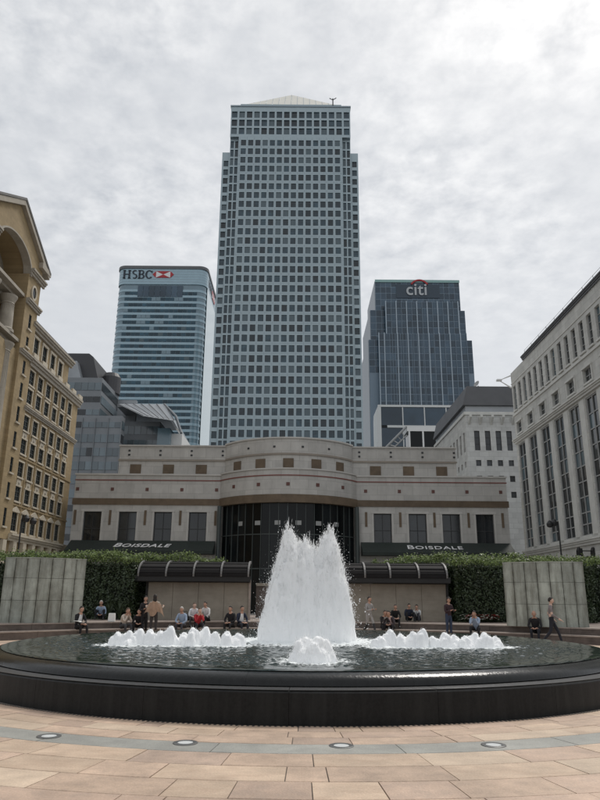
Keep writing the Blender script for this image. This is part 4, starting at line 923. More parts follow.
# ------------------------------------------------------------------ teal glass tower with bank sign (Y = 420)
ht = empty('teal_glass_tower', (-95, 450, 0), 'teal glass bank tower with rounded corners, left of the tallest tower', 'tower')
hx0, hx1, hy0, hy1, hr = -125.6, -64.5, 420.0, 480.0, 6.0
def rrect(x0, x1, y0, y1, r_, n=6):
    pts = []
    for cx2, cy2, a0 in ((x1-r_, y0+r_, -math.pi/2), (x1-r_, y1-r_, 0), (x0+r_, y1-r_, math.pi/2), (x0+r_, y0+r_, math.pi)):
        pts += [(cx2+r_*math.cos(a0+math.pi/2*k/n), cy2+r_*math.sin(a0+math.pi/2*k/n)) for k in range(n+1)]
    return pts
MB().prism(rrect(hx0+.5, hx1-.5, hy0+.5, hy1-.5, hr-.4), 'z', 5, 216.5).build('glass_body', 'glass_teal_pale', ht)
hz = [201.9-4.25*i for i in range(34)]; items = []
for z in hz: MB().prism(rrect(hx0+.25, hx1-.25, hy0+.25, hy1-.25, hr), 'z', z-4.25+2.55, z-.02).build('spandrel', 'teal_band', ht)
pw = (hx1-hx0-2*hr)/16
for j, z in enumerate(hz):
    run = 0; dark = True
    for i in range(16):
        if run <= 0: dark = rng.random() < .80; run = rng.integers(2, 7) if dark else rng.integers(1, 3)
        run -= 1
        x = hx0+hr+pw*(i+.5); m = 'glass_teal' if dark else 'glass_teal_pale'
        items.append((pane_mesh('Y', pw-.25, 2.2, .1, m), (x, hy0+.2, z-4.25+1.38), 1+(i % 2)*.01+j*.001 if False else 1000-j))
groups = {}
for it in items: groups.setdefault(it[0].materials[0].name, []).append(it)
items.sort(key=lambda t: -t[2])
for me, loc, w_ in items[:300]: place('window', me, loc, ht)
rest_ = {}
for it in items[300:]: rest_.setdefault(it[0].materials[0].name, []).append((it[0], it[1]))
for k, v in rest_.items(): joined('window_rest', v, ht)
MB().prism(rrect(hx0-.1, hx1+.1, hy0-.1, hy1+.1, hr), 'z', 205.6, 217.2).build('sign_band', 'teal_band', ht)
for i in range(1, 6): MB().prism(rrect(hx0-.14, hx1+.14, hy0-.14, hy1+.14, hr), 'z', 205.6+1.9*i-.09, 205.6+1.9*i+.09).build('band_joint', 'steel_line', ht)
MB().prism(rrect(hx0-.6, hx1+.6, hy0-.6, hy1+.6, hr), 'z', 217.2, 219.3).build('roof_cap', 'grey_cap', ht)
for k in range(8): MB().box(-111+3.85*k+.1, -111+3.85*(k+1)-.1, hy0-.12, hy0+.3, 196.4, 204.6).build('plant_louvre', 'glass_blue', ht)
MB().box(hx1+.02, hx1+.12, hy0+hr, hy1-hr, 5, 205.5).build('side_glass', 'teal_side', ht)
def serif_letter(ch, x, z, s, y, parent, m):
    mb = MB(); t = s*.19; w = s*.86
    def seg(pts): mb.prism(pts, 'y', y-.35, y-.16)
    def bx(a, b, c, d): seg([(x+a, z+c), (x+b, z+c), (x+b, z+d), (x+a, z+d)])
    sf = s*.08
    if ch == 'H':
        bx(.06*s, .06*s+t, 0, s); bx(w-.06*s-t, w-.06*s, 0, s); bx(.06*s+t, w-.06*s-t, s*.46, s*.56)
        for q in (0, s-sf): bx(-.02*s, .12*s+t, q, q+sf); bx(w-.12*s-t, w+.02*s, q, q+sf)
    else:
        def arcs(cx2, cz, rx, rz, tx, tz, a0, a1, n=12):
            for k in range(n):
                p, q = a0+(a1-a0)*k/n, a0+(a1-a0)*(k+1)/n
                seg([(x+cx2+rx*math.cos(p), z+cz+rz*math.sin(p)), (x+cx2+rx*math.cos(q), z+cz+rz*math.sin(q)), (x+cx2+(rx-tx)*math.cos(q), z+cz+(rz-tz)*math.sin(q)), (x+cx2+(rx-tx)*math.cos(p), z+cz+(rz-tz)*math.sin(p))])
        P_ = math.pi
        if ch == 'S': arcs(.36*s, .74*s, .28*s, .27*s, t*.9, sf*1.3, .25*P_, 1.5*P_); arcs(.36*s, .27*s, .30*s, .28*s, t*.9, sf*1.3, -.75*P_, .5*P_)
        if ch == 'B':
            bx(.06*s, .06*s+t, 0, s); bx(-.02*s, .4*s, 0, sf); bx(-.02*s, .4*s, s-sf, s); bx(.06*s, .4*s, .47*s, .47*s+sf)
            arcs(.36*s, .75*s, .30*s, .25*s, t*.95, sf, -P_/2, P_/2); arcs(.38*s, .26*s, .34*s, .265*s, t*.95, sf, -P_/2, P_/2)
        if ch == 'C': arcs(.44*s, .5*s, .42*s, .51*s, t*1.05, sf*1.3, .22*P_, 1.78*P_, 18); bx(.72*s, .80*s, .66*s, .95*s)
    return mb.build('letter', m, parent, fix=False)
lx = -121.9
for ch, adv in (('H', 5.9), ('S', 4.55), ('B', 4.75), ('C', 5)): serif_letter(ch, lx, 209.7, 6.3, hy0-.1, ht, 'sign_navy'); lx += adv
def hexlogo(parent, pl, pos, uc, vc, h, flip=1):
    w = h  # half width of the rectangle
    def tri(pts, m, d):
        mb = MB()
        q = [(uc+a*flip, vc+b) for a, b in pts]
        mb.prism(q, 'y', pos-d, pos-.11) if pl == 'Y' else mb.prism(q, 'x', pos+.13, pos+d)
        mb.build('emblem', m, parent)
    tri([(-w, -h/2), (w, -h/2), (w, h/2), (-w, h/2)], 'sign_white', .2)
    tri([(-w, h/2), (0, 0), (w, h/2)], 'sign_red', .3); tri([(-w, -h/2), (0, 0), (w, -h/2)], 'sign_red', .3)
    tri([(-w, -h/2), (-w, h/2), (-w*1.5, 0)], 'sign_red', .3); tri([(w, -h/2), (w, h/2), (w*1.5, 0)], 'sign_red', .3)
hexlogo(ht, 'Y', hy0-.1, -94.3, 212.9, 4.9)
hexlogo(ht, 'X', hx1+.1, 455, 212.0, 6.0)
for i, y in enumerate((431, 436, 440.5, 444.5)): MB().box(hx1+.11, hx1+.3, y, y+2.6, 209.5, 215).build('letter', 'sign_navy', ht)

# ------------------------------------------------------------------ blue glass tower with red arc sign (Y = 420)
ct = empty('blue_glass_tower', (80, 450, 0), 'dark blue glass tower with stepped sides, right of the tallest tower', 'tower')
items = []
def block(x0, x1, y0, z1, nx, fins=True, m='glass_blue', z0=60, fl=4.7, side=True):
    MB().box(x0, x1, y0, 480, 5, z1).build('glass_body', 'fin_thin', ct)
    w_ = (x1-x0)/nx; zz = z1
    k = 0
    while zz-fl > z0:
        for i in range(nx): items.append((pane_mesh('Y', round(w_-.35, 2), fl-.5, .12, m), (x0+w_*(i+.5), y0-.14, zz-fl/2), zz))
        zz -= fl; k += 1
    if side: MB().box(x0-.25, x0-.02, y0+1, 479, 5, z1).build('side_cladding', 'citi_stone', ct)
block(51.6, 110, 428, 213.6, 16, z0=190)
block(47.6, 112.2, 426, 190.5, 0.0001 and 17 or 17, z0=165)
block(45.9, 115.2, 424, 168.0, 18, z0=140)
block(57.6, 106.6, 421.5, 194.8, 14, z0=168, side=False)
block(52.2, 110.6, 420, 171.0, 16, z0=92, side=False)
pieces('pane', items, ct, 300)
for i in range(15): x = 57.6+49.0/14*i; MB().box(x-(.3 if i % 2 == 0 else .14), x+(.3 if i % 2 == 0 else .14), 420.95, 421.3, 171, 195.2).build('fin', 'fin_white' if i % 2 == 0 else 'fin_thin', ct)
for i in range(17): x = 52.2+58.4/16*i; x_ = 57.6+49.0/14*round((x-57.6)/3.5) if 57 < x < 107 else x; b_ = (round((x_-57.6)/3.5) % 2 == 0); MB().box(x_-(.3 if b_ else .14), x_+(.3 if b_ else .14), 419.5, 419.83, 60, 171.4).build('fin', 'fin_white' if b_ else 'fin_thin', ct)
MB().box(51.4, 110.2, 427.4, 427.7, 212.2, 214.2).build('roof_edge', 'glass_green', ct)
MB().box(66, 96, 427.5, 427.8, 200.5, 210.6).build('sign_panel', 'citi_panel', ct)
me = text_mesh('citi', 12.6, 'sign_grey', .15, .16, 0, 1.05)
o = place('lettering', me, (72.7, 427.0, 202.6), ct); o.rotation_euler = (math.pi/2, 0, 0); o.scale = (.92, 1, 1)
mb = MB()
for k in range(14):
    p, q = R(150-120*k/14), R(150-120*(k+1)/14); c2 = (82.2, 207.3); ro_, ri_ = 7.0, 5.9
    mb.prism([(c2[0]+ro_*math.cos(p), c2[1]+ro_*math.sin(p)), (c2[0]+ro_*math.cos(q), c2[1]+ro_*math.sin(q)), (c2[0]+ri_*math.cos(q), c2[1]+ri_*math.sin(q)), (c2[0]+ri_*math.cos(p), c2[1]+ri_*math.sin(p))], 'y', 426.7, 427.2)
mb.build('emblem', 'sign_red', ct, fix=False)
# lower dark glass block in front of it (Y = 330)
lw = empty('dark_glass_block', (60, 345, 0), 'low dark glass office block with a white rounded edge below the blue tower', 'building')
MB().box(40.5, 95, 330, 360, 0, 95).build('glass_body', 'glass_dark', lw)
for i in range(5):
    for z0, z1 in ((62, 73.5), (74.2, 83.6), (85.0, 94.4)): MB().box(41+11*i+.1, 41+11*(i+1)-.1, 329.7, 329.95, z0, z1).build('pane', 'glass_blue', lw)
for i in range(1, 5): MB().box(41+11*i-.25, 41+11*i+.25, 329.4, 329.69, 60, 94.5).build('mullion', 'white_paint', lw)
MB().box(39.5, 95, 329.2, 330, 94.5, 95.6).build('roof_edge', 'white_paint', lw); MB().box(44, 95, 329.2, 329.69, 83.7, 84.9).build('floor_band', 'white_paint', lw)
MB().prism([(38.9, 60), (41, 60), (41, 95.6)]+[(38.9+2.1*(1-math.cos(t)), 93.0+2.6*math.sin(t)) for t in (1.4, 1.0, .6, .2)], 'y', 329, 345).build('rounded_edge', 'white_paint', lw)
# steel entrance canopy / atrium truss in front (Y = 250)
at_ = empty('glazed_canopy', (42, 252, 0), 'white framed glazed canopy with a slanted truss beyond the restaurant roof', 'canopy')
MB().box(41.5, 60, 250, 258, 20, 62.5).build('glass_body', 'glass_dark', at_); MB().box(40.8, 62, 249.5, 258.5, 62.5, 64.4).build('roof_slab', 'white_paint', at_)
for i in range(4): x = 41.6+5.2*i; MB().box(x-.3, x+.3, 249.3, 249.9, 20, 62.4).build('post', 'white_paint', at_)
MB().tube([(31.5, 250, 55), (40.8, 250, 64.4)], .45, 8).build('truss_chord', 'frame_pale', at_); MB().tube([(34.5, 250, 55), (40.8, 250, 61.0)], .3, 8).build('truss_chord', 'frame_pale', at_)
for i in range(5): t = i/5; MB().tube([(32+8.5*t, 250, 55.5+8.6*t), (35+6*t, 250, 55.5+5.6*t)], .18, 6).build('truss_web', 'frame_pale', at_)

# ------------------------------------------------------------------ grey glass offices, left (Y = 140)
ga = empty('grey_glass_offices', (-52, 147, 0), 'grey glass offices with a dark rounded rooftop, behind the ochre building', 'building')
def bands(parent, x0, x1, y0, y1, z1, fl, nx, gm='grey_glass', z0=5, side=True, prob=.55):
    MB().box(x0, x1, y0, y1, 0, z1).build('wall', 'grey_band', parent)
    z = z1-1.0; w_ = (x1-x0)/nx; ny = max(2, int((y1-y0)/w_)); wy = (y1-y0)/ny
    while z-fl > z0:
        run = 0; dk = False; strip = rng.random() < .35
        for i in range(nx):
            if run <= 0: dk = rng.random() < (.75 if strip else .08); run = rng.integers(3, 7) if strip else 1
            run -= 1
            place('window', pane_mesh('Y', round(w_-.10, 3), fl*(.42 if strip else .60), .08, 'glass_house' if dk else gm), (x0+w_*(i+.5), y0-.1, z-fl*.34), parent)
        if side:
            MB().box(x1+.01, x1+.1, y0+.3, y1-.3, z-fl*.62, z-.06).build('side_window', 'grey_glass' if rng.random() < .5 else 'glass_house', parent)
        z -= fl
    return parent
bands(ga, -62, -43.1, 140, 154, 47.2, 2.9, 13, z0=20, prob=.8)
MB().box(-43.0, -38.6, 153.2, 154.4, 39, 46).build('end_panel', 'glass_roof', ga)
bands(ga, -62, -37.4, 137.5, 139.95, 38.0, 2.9, 18, z0=10, prob=.6)
for i in range(10): x = -62+24.6/9*i; MB().box(x-.06, x+.06, 137.2, 137.38, 4, 37.5).build('mullion', 'grey_band', ga)
mb = MB(); mb.prism([(-62, 47.2), (-45.5, 47.2), (-47.5, 54.2), (-48.5, 55.0), (-62, 55.0)], 'y', 146, 160); mb.build('penthouse', 'grey_dark', ga)
MB().prism([(-60, 47.2), (-48.8, 47.2), (-50.5, 52.5), (-60, 52.5)], 'y', 144, 146).build('penthouse_glazing', 'glass_roof', ga)
mb = MB(); mb.lathe([(2.2, 47), (2.2, 51), (1.6, 52), (.3, 52.3)], -44.6, 152, 20); mb.build('rooftop_drum', 'grey_dark', ga)
gb = empty('glass_roofed_offices', (-32, 160, 0), 'lower grey offices with a sloping glazed roof and white end wall', 'building')
bands(gb, -42, -32.0, 150, 176, 40, 3.2, 7, z0=22)
MB().prism([(-41, 43.0), (-30.5, 43.0), (-27.5, 38.0), (-27.9, 37.7), (-31, 42.3), (-41, 42.3)], 'y', 146, 168).build('glazed_roof', 'glass_roof', gb)
MB().add([(-41, 145.9, 43.0), (-30.5, 145.9, 43.0), (-26.8, 139.8, 37.6), (-33.6, 139.8, 38.6)], [(0, 1, 2, 3)]).build('roof_slope', 'glass_roof', gb, fix=False)
for i in range(7): t = i/6; MB().tube([Vector((-41, 145.8, 43.1)).lerp(Vector((-30.5, 145.8, 43.1)), t), Vector((-33.6, 139.7, 38.7)).lerp(Vector((-26.8, 139.7, 37.7)), t)], .07, 4).build('roof_bar', 'grey_dark', gb)
MB().box(-32, -29.2, 148, 168, 0, 38.0).build('teal_glazing', 'glass_teal_pale', gb); MB().box(-29.2, -26.8, 150, 166, 0, 37.2).build('end_wall', 'white_paint', gb)
MB().tube([(-30.5, 146, 43.0), (-27.2, 143, 39.5), (-25.4, 141, 35.2)], .28, 8).build('roof_edge', 'grey_band', gb)

# ------------------------------------------------------------------ lamp posts
def lamp(x, y, z0, h, heads, label):
    e_ = empty('street_lamp', (x, y, z0), label, 'street lamp', 'street lamps by the square')
    mb = MB(); mb.lathe([(.16, z0), (.16, z0+.5), (.10, z0+.7), (.07, z0+h*.6), (.06, z0+h), (.0+.03, z0+h+.25)], x, y, 10); mb.build('post', 'black_iron', e_, smooth=True)
    for dx, dz in heads:
        MB().tube([(x, y, z0+h-.15), (x+dx*.6, y, z0+h+dz+.12), (x+dx, y, z0+h+dz)], .035, 6).build('arm', 'black_iron', e_)
        mb = MB(); mb.lathe([(.10, z0+h+dz-.42), (.24, z0+h+dz-.36), (.28, z0+h+dz-.1), (.16, z0+h+dz+.1), (.05, z0+h+dz+.2)], x+dx, y, 12); mb.build('lantern', 'black_iron', e_)
lamp(-23.0, 56.6, 0, 7.6, [(.35, .25), (.95, .05)], 'black street lamp with two lanterns in front of the ochre building')
lamp(22.8, 60.0, 0, 8.0, [(-.75, .1), (-.35, .22)], 'black street lamp in front of the right stone block')
e_ = empty('floodlight_post', (25.2-1.0, 58.5, 0), 'short black post with two floodlights at the right edge', 'floodlight')
MB().tube([(24.0, 58.5, 0), (24.0, 58.5, 5.8)], .08, 8).build('post', 'black_iron', e_); MB().box(23.6, 25.3, 58.45, 58.55, 5.55, 5.63).build('crossbar', 'black_iron', e_)
for x in (23.75, 24.95): MB().prism([(x-.15, 5.2), (x+.25, 5.2), (x+.16, 5.54), (x-.02, 5.9), (x-.15, 5.6)], 'y', 58.2, 58.7).build('floodlight', 'black_iron', e_)

# ------------------------------------------------------------------ people
def skin_body(V, E, Rd):
    me = bpy.data.meshes.new('sk'); me.from_pydata(V, E, []); o = bpy.data.objects.new('sk', me); COL.objects.link(o)
    md = o.modifiers.new('s', 'SKIN'); md.use_smooth_shade = True
    if not me.skin_vertices: 
        bm = bmesh.new(); bm.from_mesh(me); bm.verts.layers.skin.verify(); bm.to_mesh(me); bm.free()
    for i, sv in enumerate(me.skin_vertices[0].data): sv.radius = Rd[i]; sv.use_root = (i == 0)
    o.modifiers.new('u', 'SUBSURF').levels = 1
    dg = bpy.context.evaluated_depsgraph_get(); out = bpy.data.meshes.new_from_object(o.evaluated_get(dg)); bpy.data.objects.remove(o); return out
def person(loc, face, pose, top, legs, label, skin='skin', hair='hair_dark', lean=.12, drop=.28, arms='lap', long_sleeve=True, scale=1.0, bald=False, longhair=False, cap=False, coat=False, turn=0, spread=.14, inner=None):
    """local frame: the figure looks along -Y; sitting figures have z = 0 at the seat"""
    V = []; E = []; Rd = []; tagv = []
    def v(p, r, t): V.append(Vector(p)); Rd.append((r, r) if not isinstance(r, tuple) else r); tagv.append(t); return len(V)-1
    sit = pose == 'sit'; pz_ = .11 if sit else .94
    cl, sn = math.cos(lean), math.sin(lean)
    def tp(h, x=0, f=0): return (x, -sn*h-cl*f, pz_+cl*h-sn*f*.5)       # along the tilted torso, f forward of it
    pel = v((0, 0, pz_), (.155, .12), 'leg'); wst = v(tp(.20), (.14, .105), 'top'); chs = v(tp(.40), (.165, .12), 'top'); nk = v(tp(.545, 0, .01), .058, 'skin'); hd = v(tp(.62, 0, .03), .06, 'skin')
    E += [(pel, wst), (wst, chs), (chs, nk), (nk, hd)]
    for s in (-1, 1):
        sh = v(tp(.46, s*.175), .066, 'top'); S_ = Vector(tp(.46, s*.19))
        if arms == 'lap': el, wr, hn = S_+Vector((s*.06, -.10, -.25)), Vector((s*.10, min(S_.y-.12, -.34), max(S_.z-.32, .22))), Vector((s*.06, min(S_.y-.19, -.41), max(S_.z-.33, .21)))
        elif arms == 'chin': el, wr, hn = Vector((s*.17, -.40, .30)), Vector((s*.07, -.42, .50)), Vector((s*.05, -.43, .57))
        elif arms == 'down': el, wr, hn = S_+Vector((s*.05, .03, -.28)), S_+Vector((s*.045, -.05, -.52)), S_+Vector((s*.04, -.07, -.60))
        elif arms == 'walk': el, wr, hn = S_+Vector((s*.045, .06*s+.04, -.27)), S_+Vector((s*.035, -.16+.12*s, -.44)), S_+Vector((s*.03, -.23+.12*s, -.48))
        elif arms == 'front': el, wr, hn = S_+Vector((s*.05, -.06, -.26)), S_+Vector((-s*.05, -.26, -.22)), S_+Vector((-s*.09, -.32, -.19))
        else: el, wr, hn = (s*.31, -.01, pz_+.25), (s*.37, -.16, pz_+.30), (s*.36, -.24, pz_+.35)      # held out, spreading a cloth
        e2 = v(el, .048, 'top' if long_sleeve else 'sleeve'); w2 = v(wr, .034, 'top' if long_sleeve else 'skin'); h2 = v(hn, (.036, .026), 'skin')
        E += [(chs, sh), (sh, e2), (e2, w2), (w2, h2)]
        dv = (Vector(hn)-Vector(wr)).normalized(); sd_ = dv.cross(Vector((0, 0, 1))); sd_ = sd_.normalized() if sd_.length > .1 else Vector((1, 0, 0)); dn = Vector((0, 0, -1)) if arms not in ('down', 'chin') else Vector((0, -1, 0))
        for k, (off, L) in enumerate(((-.027, .055), (-.009, .068), (.009, .064), (.027, .05))):
            p0 = Vector(hn)+sd_*off+dv*.03; f1 = v(p0, .010, 'skin'); f2 = v(p0+dv*L*.55+dn*.006, .009, 'skin'); f3 = v(p0+dv*L+dn*.025, .007, 'skin'); E += [(h2, f1), (f1, f2), (f2, f3)]
        t1 = v(Vector(wr).lerp(Vector(hn), .65)-sd_*s*.04, .011, 'skin'); t2 = v(Vector(hn)-sd_*s*.052+dv*.02, .009, 'skin'); E += [(h2, t1), (t1, t2)]
        hp = v((s*.095, -.01, pz_-.02), (.092, .092), 'leg')
        if sit: kn, an, to = (s*spread, -.44, -drop+.49), (s*(spread-.01), -.46-(.06 if s > 0 else -.05), -drop+.09), (s*spread, -.60-(.06 if s > 0 else -.05), -drop+.045)
        elif pose == 'walk': kn, an, to = ((s*.09, -.22, .52), (s*.09, -.33, .10), (s*.09, -.48, .075)) if s > 0 else ((s*.09, .05, .50), (s*.09, .36, .17), (s*.09, .27, .055))
        else: kn, an, to = (s*.105, -.02, .50), (s*.12, .02, .09), (s*.14, -.13, .045)
        k2 = v(kn, .064, 'leg'); a2 = v(an, .045, 'leg'); t3 = v(to, (.045, .035), 'shoe'); E += [(pel, hp), (hp, k2), (k2, a2), (a2, t3)]
    me = skin_body(V, E, Rd)
    # head: one displaced sphere with nose, chin, brow and ears, joined to the body mesh
    hc = V[hd]+Vector((0, -.012, .085)); hb = MB()
    n_, m_ = 16, 12
    for j in range(m_+1):
        t = math.pi*j/m_
        for k in range(n_):
            a = 2*math.pi*k/n_; d = Vector((math.sin(t)*math.cos(a), math.sin(t)*math.sin(a), math.cos(t)))
            p = Vector((d.x*.077*(1-.22*max(0, -d.z)), d.y*.097, d.z*.118)); fy = max(0, -d.y)
            if abs(d.x) < .3 and -.45 < d.z < .08 and d.y < 0: p.y -= .020*(1-abs(d.x)/.3)*(1-abs(d.z+.2)/.3 if abs(d.z+.2) < .3 else 0)
            if .02 < d.z < .30 and fy > .6 and .15 < abs(d.x) < .6: p.y += .008
            hb.v.append(tuple(p+hc))
    for j in range(m_):
        for k in range(n_): hb.f.append((j*n_+k, (j+1)*n_+k, (j+1)*n_+(k+1) % n_, j*n_+(k+1) % n_)); hb.m.append(0)
    for s in (-1, 1): hb.ell(hc+Vector((s*.079, .012, -.01)), (.012, .024, .032), 6, 5, 0); hb.ell(hc+Vector((s*.030, -.086, .010)), (.012, .010, .008), 6, 4, 1)
    hb.ell(hc+Vector((0, -.086, -.060)), (.024, .010, .007), 6, 4, 2)
    bm = bmesh.new(); bm.from_mesh(me)
    ebs = [(V[a], V[b], tagv[b] if tagv[b] != 'skin' or tagv[a] == 'skin' else 'skinend') for a, b in E]
    for f in bm.faces:
        c = f.calc_center_median(); best = None
        for a, b, t in ebs:
            ab = b-a; q = max(0, min(1, (c-a).dot(ab)/max(ab.length_squared, 1e-9))); dd = (c-(a+ab*q)).length
            if best is None or dd < best[0]: best = (dd, t, q)
        t = best[1]; q = best[2]
        if t == 'skinend': t = 'top' if q < .93 else 'skin'
        if t == 'sleeve': t = 'top' if q < .7 else 'skin'
        if t == 'shoe': t = 'shoe' if q > .05 else 'leg'
        f.material_index = {'top': 0, 'leg': 1, 'skin': 2, 'shoe': 3}[t]; f.smooth = True
        if inner and t == 'top' and abs(c.x) < .055 and f.normal.y < -.25 and c.z > pz_+.12: f.material_index = 6
        if coat and t == 'leg' and c.z > pz_-.36: f.material_index = 0
    vv = [bm.verts.new(p) for p in hb.v]
    for f, mi in zip(hb.f, hb.m):
        try: nf = bm.faces.new([vv[i] for i in f]); nf.material_index = {0: 2, 1: 4, 2: 5}[mi]; nf.smooth = True
        except ValueError: pass
    bmesh.ops.remove_doubles(bm, verts=vv, dist=.0004); bmesh.ops.recalc_face_normals(bm, faces=bm.faces)
    me.materials.clear()
    for m_2 in (cloth(top), cloth(legs), MATS[skin], MATS['shoe'], MATS['eye'], MATS['lips'], cloth(inner or top)): me.materials.append(m_2)
    bm.to_mesh(me); bm.free()
    o = place('person', me, loc); o.rotation_euler.z = face; o.scale = (scale,)*3; tag(o, label, 'person')
    if not bald:
        h = MB()
        for j in range(9):
            t = math.pi*.62*j/8
            for k in range(16):
                a = 2*math.pi*k/16; d = Vector((math.sin(t)*math.cos(a), math.sin(t)*math.sin(a), math.cos(t))); lim = 1.0
                p = Vector((d.x*.087, d.y*.107+.010, d.z*.130+.004))
                if d.y < -.35 and d.z < .42: p = Vector((d.x*.07, d.y*.08, max(d.z, .3)*.112))
                h.v.append(tuple(p+hc+Vector((0, 0, .006*noise.noise((d.x*6, d.y*6, d.z*6))))))
        for j in range(8):
            for k in range(16): h.f.append((j*16+k, (j+1)*16+k, (j+1)*16+(k+1) % 16, j*16+(k+1) % 16)); h.m.append(0)
        if longhair: h.ell(hc+Vector((0, .065, -.12)), (.085, .05, .16), 10, 8)
        if cap: h.ell(hc+Vector((0, -.12, .055)), (.07, .075, .012), 10, 4)
        me2 = h.mesh('hair', hair, (0, 0, 0), smooth=True, fix=True); ho = bpy.data.objects.new('hair', me2); COL.objects.link(ho); ho.parent = o; W[ho.name] = Vector(loc)
    return o
def rpos(r_, x):       # a point on the ring of radius r round the fountain, at the far side, with the given x
    return FY+math.sqrt(r_*r_-(x-FX)**2)
SEAT1, SEAT2 = RS+.22, RS+.85      # sitting on the lower / the upper step
def seat(x, lvl, **k):
    y = rpos(SEAT2 if lvl == 2 else SEAT1, x); ang = math.atan2(x-FX, y-FY); return (x, y, .57 if lvl == 2 else .31), -ang
BK = (.012, .012, .014); NAVY = (.018, .024, .045); WHT = (.62, .63, .64); LBL = (.30, .38, .50); JEAN = (.03, .045, .08)
def S(x, lvl, top, legs, label, turn=0, **kw):
    p, a_ = seat(x, lvl); kw.setdefault('drop', .26 if lvl == 2 else .31); return person(p, a_+turn, 'sit', top, legs, label, **kw)
S(-9.0, 1, BK, BK, 'person in a dark suit reading a paper on the steps beside the left concrete screen', turn=.25, lean=.25, inner=WHT)
yp = rpos(SEAT1, -9.0)-.42
tag(MB().prism([(-9.02, .66), (-8.78, .64), (-8.75, .62), (-8.48, .66), (-8.48, .666), (-8.75, .626), (-8.78, .646), (-9.02, .666)], 'y', yp-.12, yp+.18).build('newspaper', 'paper'), 'open white newspaper on the lap of the suited reader', 'newspaper')
person((-9.15, 32.9, .60), .1, 'sit', LBL, BK, 'grey-haired person in a light blue shirt sitting in front of the left bushy hedge', hair='hair_grey', drop=.03, lean=.42, scale=.95, spread=.2)
S(-7.45, 1, (.50, .44, .38), (.05, .05, .055), 'person in a cream top leaning forward on the steps beside a white bag', turn=.35, lean=.52, hair='hair_brown', arms='chin')
yb = rpos(SEAT2, -8.0)
tag(MB().prism([(-8.15, .575), (-7.85, .575), (-7.87, .92), (-8.13, .92)], 'y', yb-.1, yb+.05).build('carrier_bag', 'paper', bevel=.01), 'white carrier bag standing on the step beside the cream-topped person', 'bag')
S(-6.8, 1, BK, BK, 'person in black bent over on the steps between the cream top and the held-up cloth', turn=-.35, lean=.62, hair='hair_dark', spread=.2)
person((-6.55, 30.15, 0), .5, 'stand', (.02, .018, .02), BK, 'dark-haired person in black standing behind the left end of the held-up cloth', longhair=True, arms='front', scale=.93, lean=.05)
person((-6.08, 29.85, 0), math.pi+.15, 'stand', (.34, .28, .23), (.04, .035, .035), 'dark-haired person seen from behind holding up a peach cloth', arms='raised', longhair=True, scale=.97, lean=.02)
def shawl():
    nx, nz = 26, 14; V = []
    for sgn in (0, 1):
        for j in range(nz+1):
            for i in range(nx+1):
                u = i/nx*2-1; t = j/nz; au = abs(u); x = u*(.30+.12*t); top_ = 1.43-.16*au**1.6; h = .52+.10*math.sin(u*5+1)-.12*au
                z = top_-h*t+.012*math.sin(u*14); y = -.13-.025*math.sin(u*17+t*2)*(t+.2)-.05*math.cos(u*1.5)+sgn*.008+.13*au*au
                V.append((-6.08-x-.02*t*math.sin(u*9), 29.85+y, z))
    Fq = []; k = (nx+1)*(nz+1)
    for j in range(nz):
        for i in range(nx):
            a = j*(nx+1)+i; Fq.append((a, a+1, a+nx+2, a+nx+1)); Fq.append((k+a+nx+1, k+a+nx+2, k+a+1, k+a))
    o = npmesh('shawl', np.array(V), np.array(Fq), 'shawl', smooth=True, origin=(-6.08, 29.65, 1.0)); tag(o, 'peach cloth spread out between two raised hands left of the plume', 'cloth')
shawl()
S(-5.05, 1, LBL, (.05, .05, .06), 'grey-haired person in a pale blue shirt on the lower step beside the red jacket', turn=-.6, hair='hair_grey', lean=.35)
S(-4.75, 2, WHT, (.06, .06, .06), 'person in a white shirt on the upper step behind the red jacket', hair='hair_brown', skin='skin_pale', lean=.45, scale=.92, spread=.2)
S(-4.48, 1, (.42, .03, .04), (.02, .02, .025), 'person in a bright red jacket sitting on the lower step', hair='hair_brown', skin='skin_pale', lean=.5, turn=.15, arms='chin')
S(-4.12, 2, (.58, .58, .57), BK, 'person in white shirt and black trousers right of the red jacket, upper step', turn=-.7, lean=.35, scale=.95)
S(-2.98, 1, BK, (.015, .015, .017), 'person in black sitting left of the navy suit by the shelter post', turn=-.55, lean=.24, scale=1.02)
S(-2.60, 1, NAVY, (.02, .022, .03), 'person in a navy suit and white collar sitting beside the shelter post', turn=.35, lean=.2, scale=1.02, inner=WHT)
person((3.10, 31.1, 0), .7, 'walk', (.28, .27, .26), (.03, .03, .032), 'person in a long grey coat walking just right of the plume', coat=True, arms='front', scale=.96, lean=.03)
S(3.80, 1, (.03, .028, .03), BK, 'dark-haired person in a waistcoat, leftmost of the seated group right of the plume', turn=.35, lean=.62, arms='chin', inner=WHT)
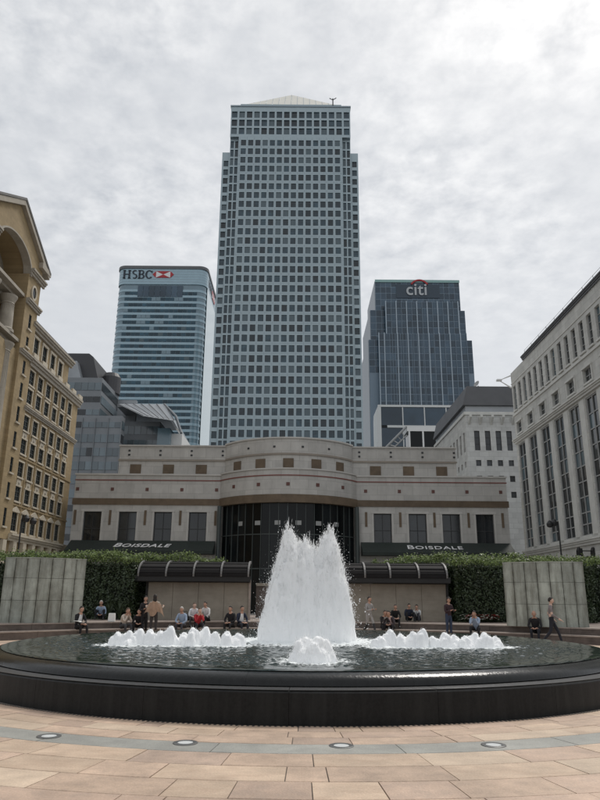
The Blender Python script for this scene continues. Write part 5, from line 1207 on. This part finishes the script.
S(4.16, 1, (.05, .04, .045), BK, 'person in a dark suit at the front of the seated group right of the plume', turn=-.2, lean=.66, spread=.2, inner=(.55, .42, .42))
S(4.38, 2, (.01, .01, .01), (.015, .015, .017), 'person in a black shirt on the upper step behind the dark suits', turn=.3, lean=.4, scale=.9)
person((5.2, 33.55, .60), .15, 'sit', NAVY, BK, 'person in navy sitting against the right shelter wall', drop=.03, lean=.34, scale=.88, spread=.2)
person((5.66, 33.6, .60), -.3, 'sit', (.55, .56, .56), (.05, .05, .06), 'person in a white shirt sitting against the right shelter wall', drop=.03, lean=.42, scale=.85, arms='chin')
person((6.42, 30.3, 0), .5, 'stand', (.035, .018, .022), JEAN, 'person in a maroon jacket, blue jeans and dark cap standing before the right steps', arms='front', lean=.06, cap=True, scale=.96)
S(7.55, 1, LBL, (.012, .012, .016), 'person in a light blue shirt sitting alone on the right steps', turn=.1, lean=.55, hair='hair_dark', arms='chin', spread=.17)
S(9.6, 1, (.012, .013, .018), (.014, .016, .022), 'bald person in dark clothes sitting beside the walking man on the right', bald=True, lean=.45, turn=.25, scale=1.02)
person((9.45, 26.5, 0), R(72), 'walk', (.19, .165, .165), (.016, .018, .026), 'dark-haired bearded person in a grey t-shirt walking past the right concrete screen', arms='walk', long_sleeve=False, lean=.03, skin='skin_pale', scale=.97)
person((12.85, 28.0, .59), .9, 'sit', (.012, .012, .014), BK, 'person in a dark vest with bare arms sitting at the far right edge', long_sleeve=False, skin='skin_pale', drop=.26, lean=.3, arms='front')
# bags by the left group
for x, y, lbb in ((-5.15, 32.4, 'black rucksack lying by the left shelter wall'), (-4.8, 32.9, 'dark bag against the left shelter wall, right of the rucksack')):
    mb = MB(); mb.ell((x, y, .72), (.24, .17, .18), 12, 8); mb.v = [(a, b, max(.566, c+.02*noise.noise((a*7, b*7, c*7)))) for a, b, c in mb.v]; e2 = mb.build('bag', 'rubber', smooth=True); tag(e2, lbb, 'bag')
    MB().tube([(x-.1, y, .86), (x-.05, y, .98), (x+.05, y, .98), (x+.1, y, .86)], .014, 6).build('strap', 'rubber', e2)
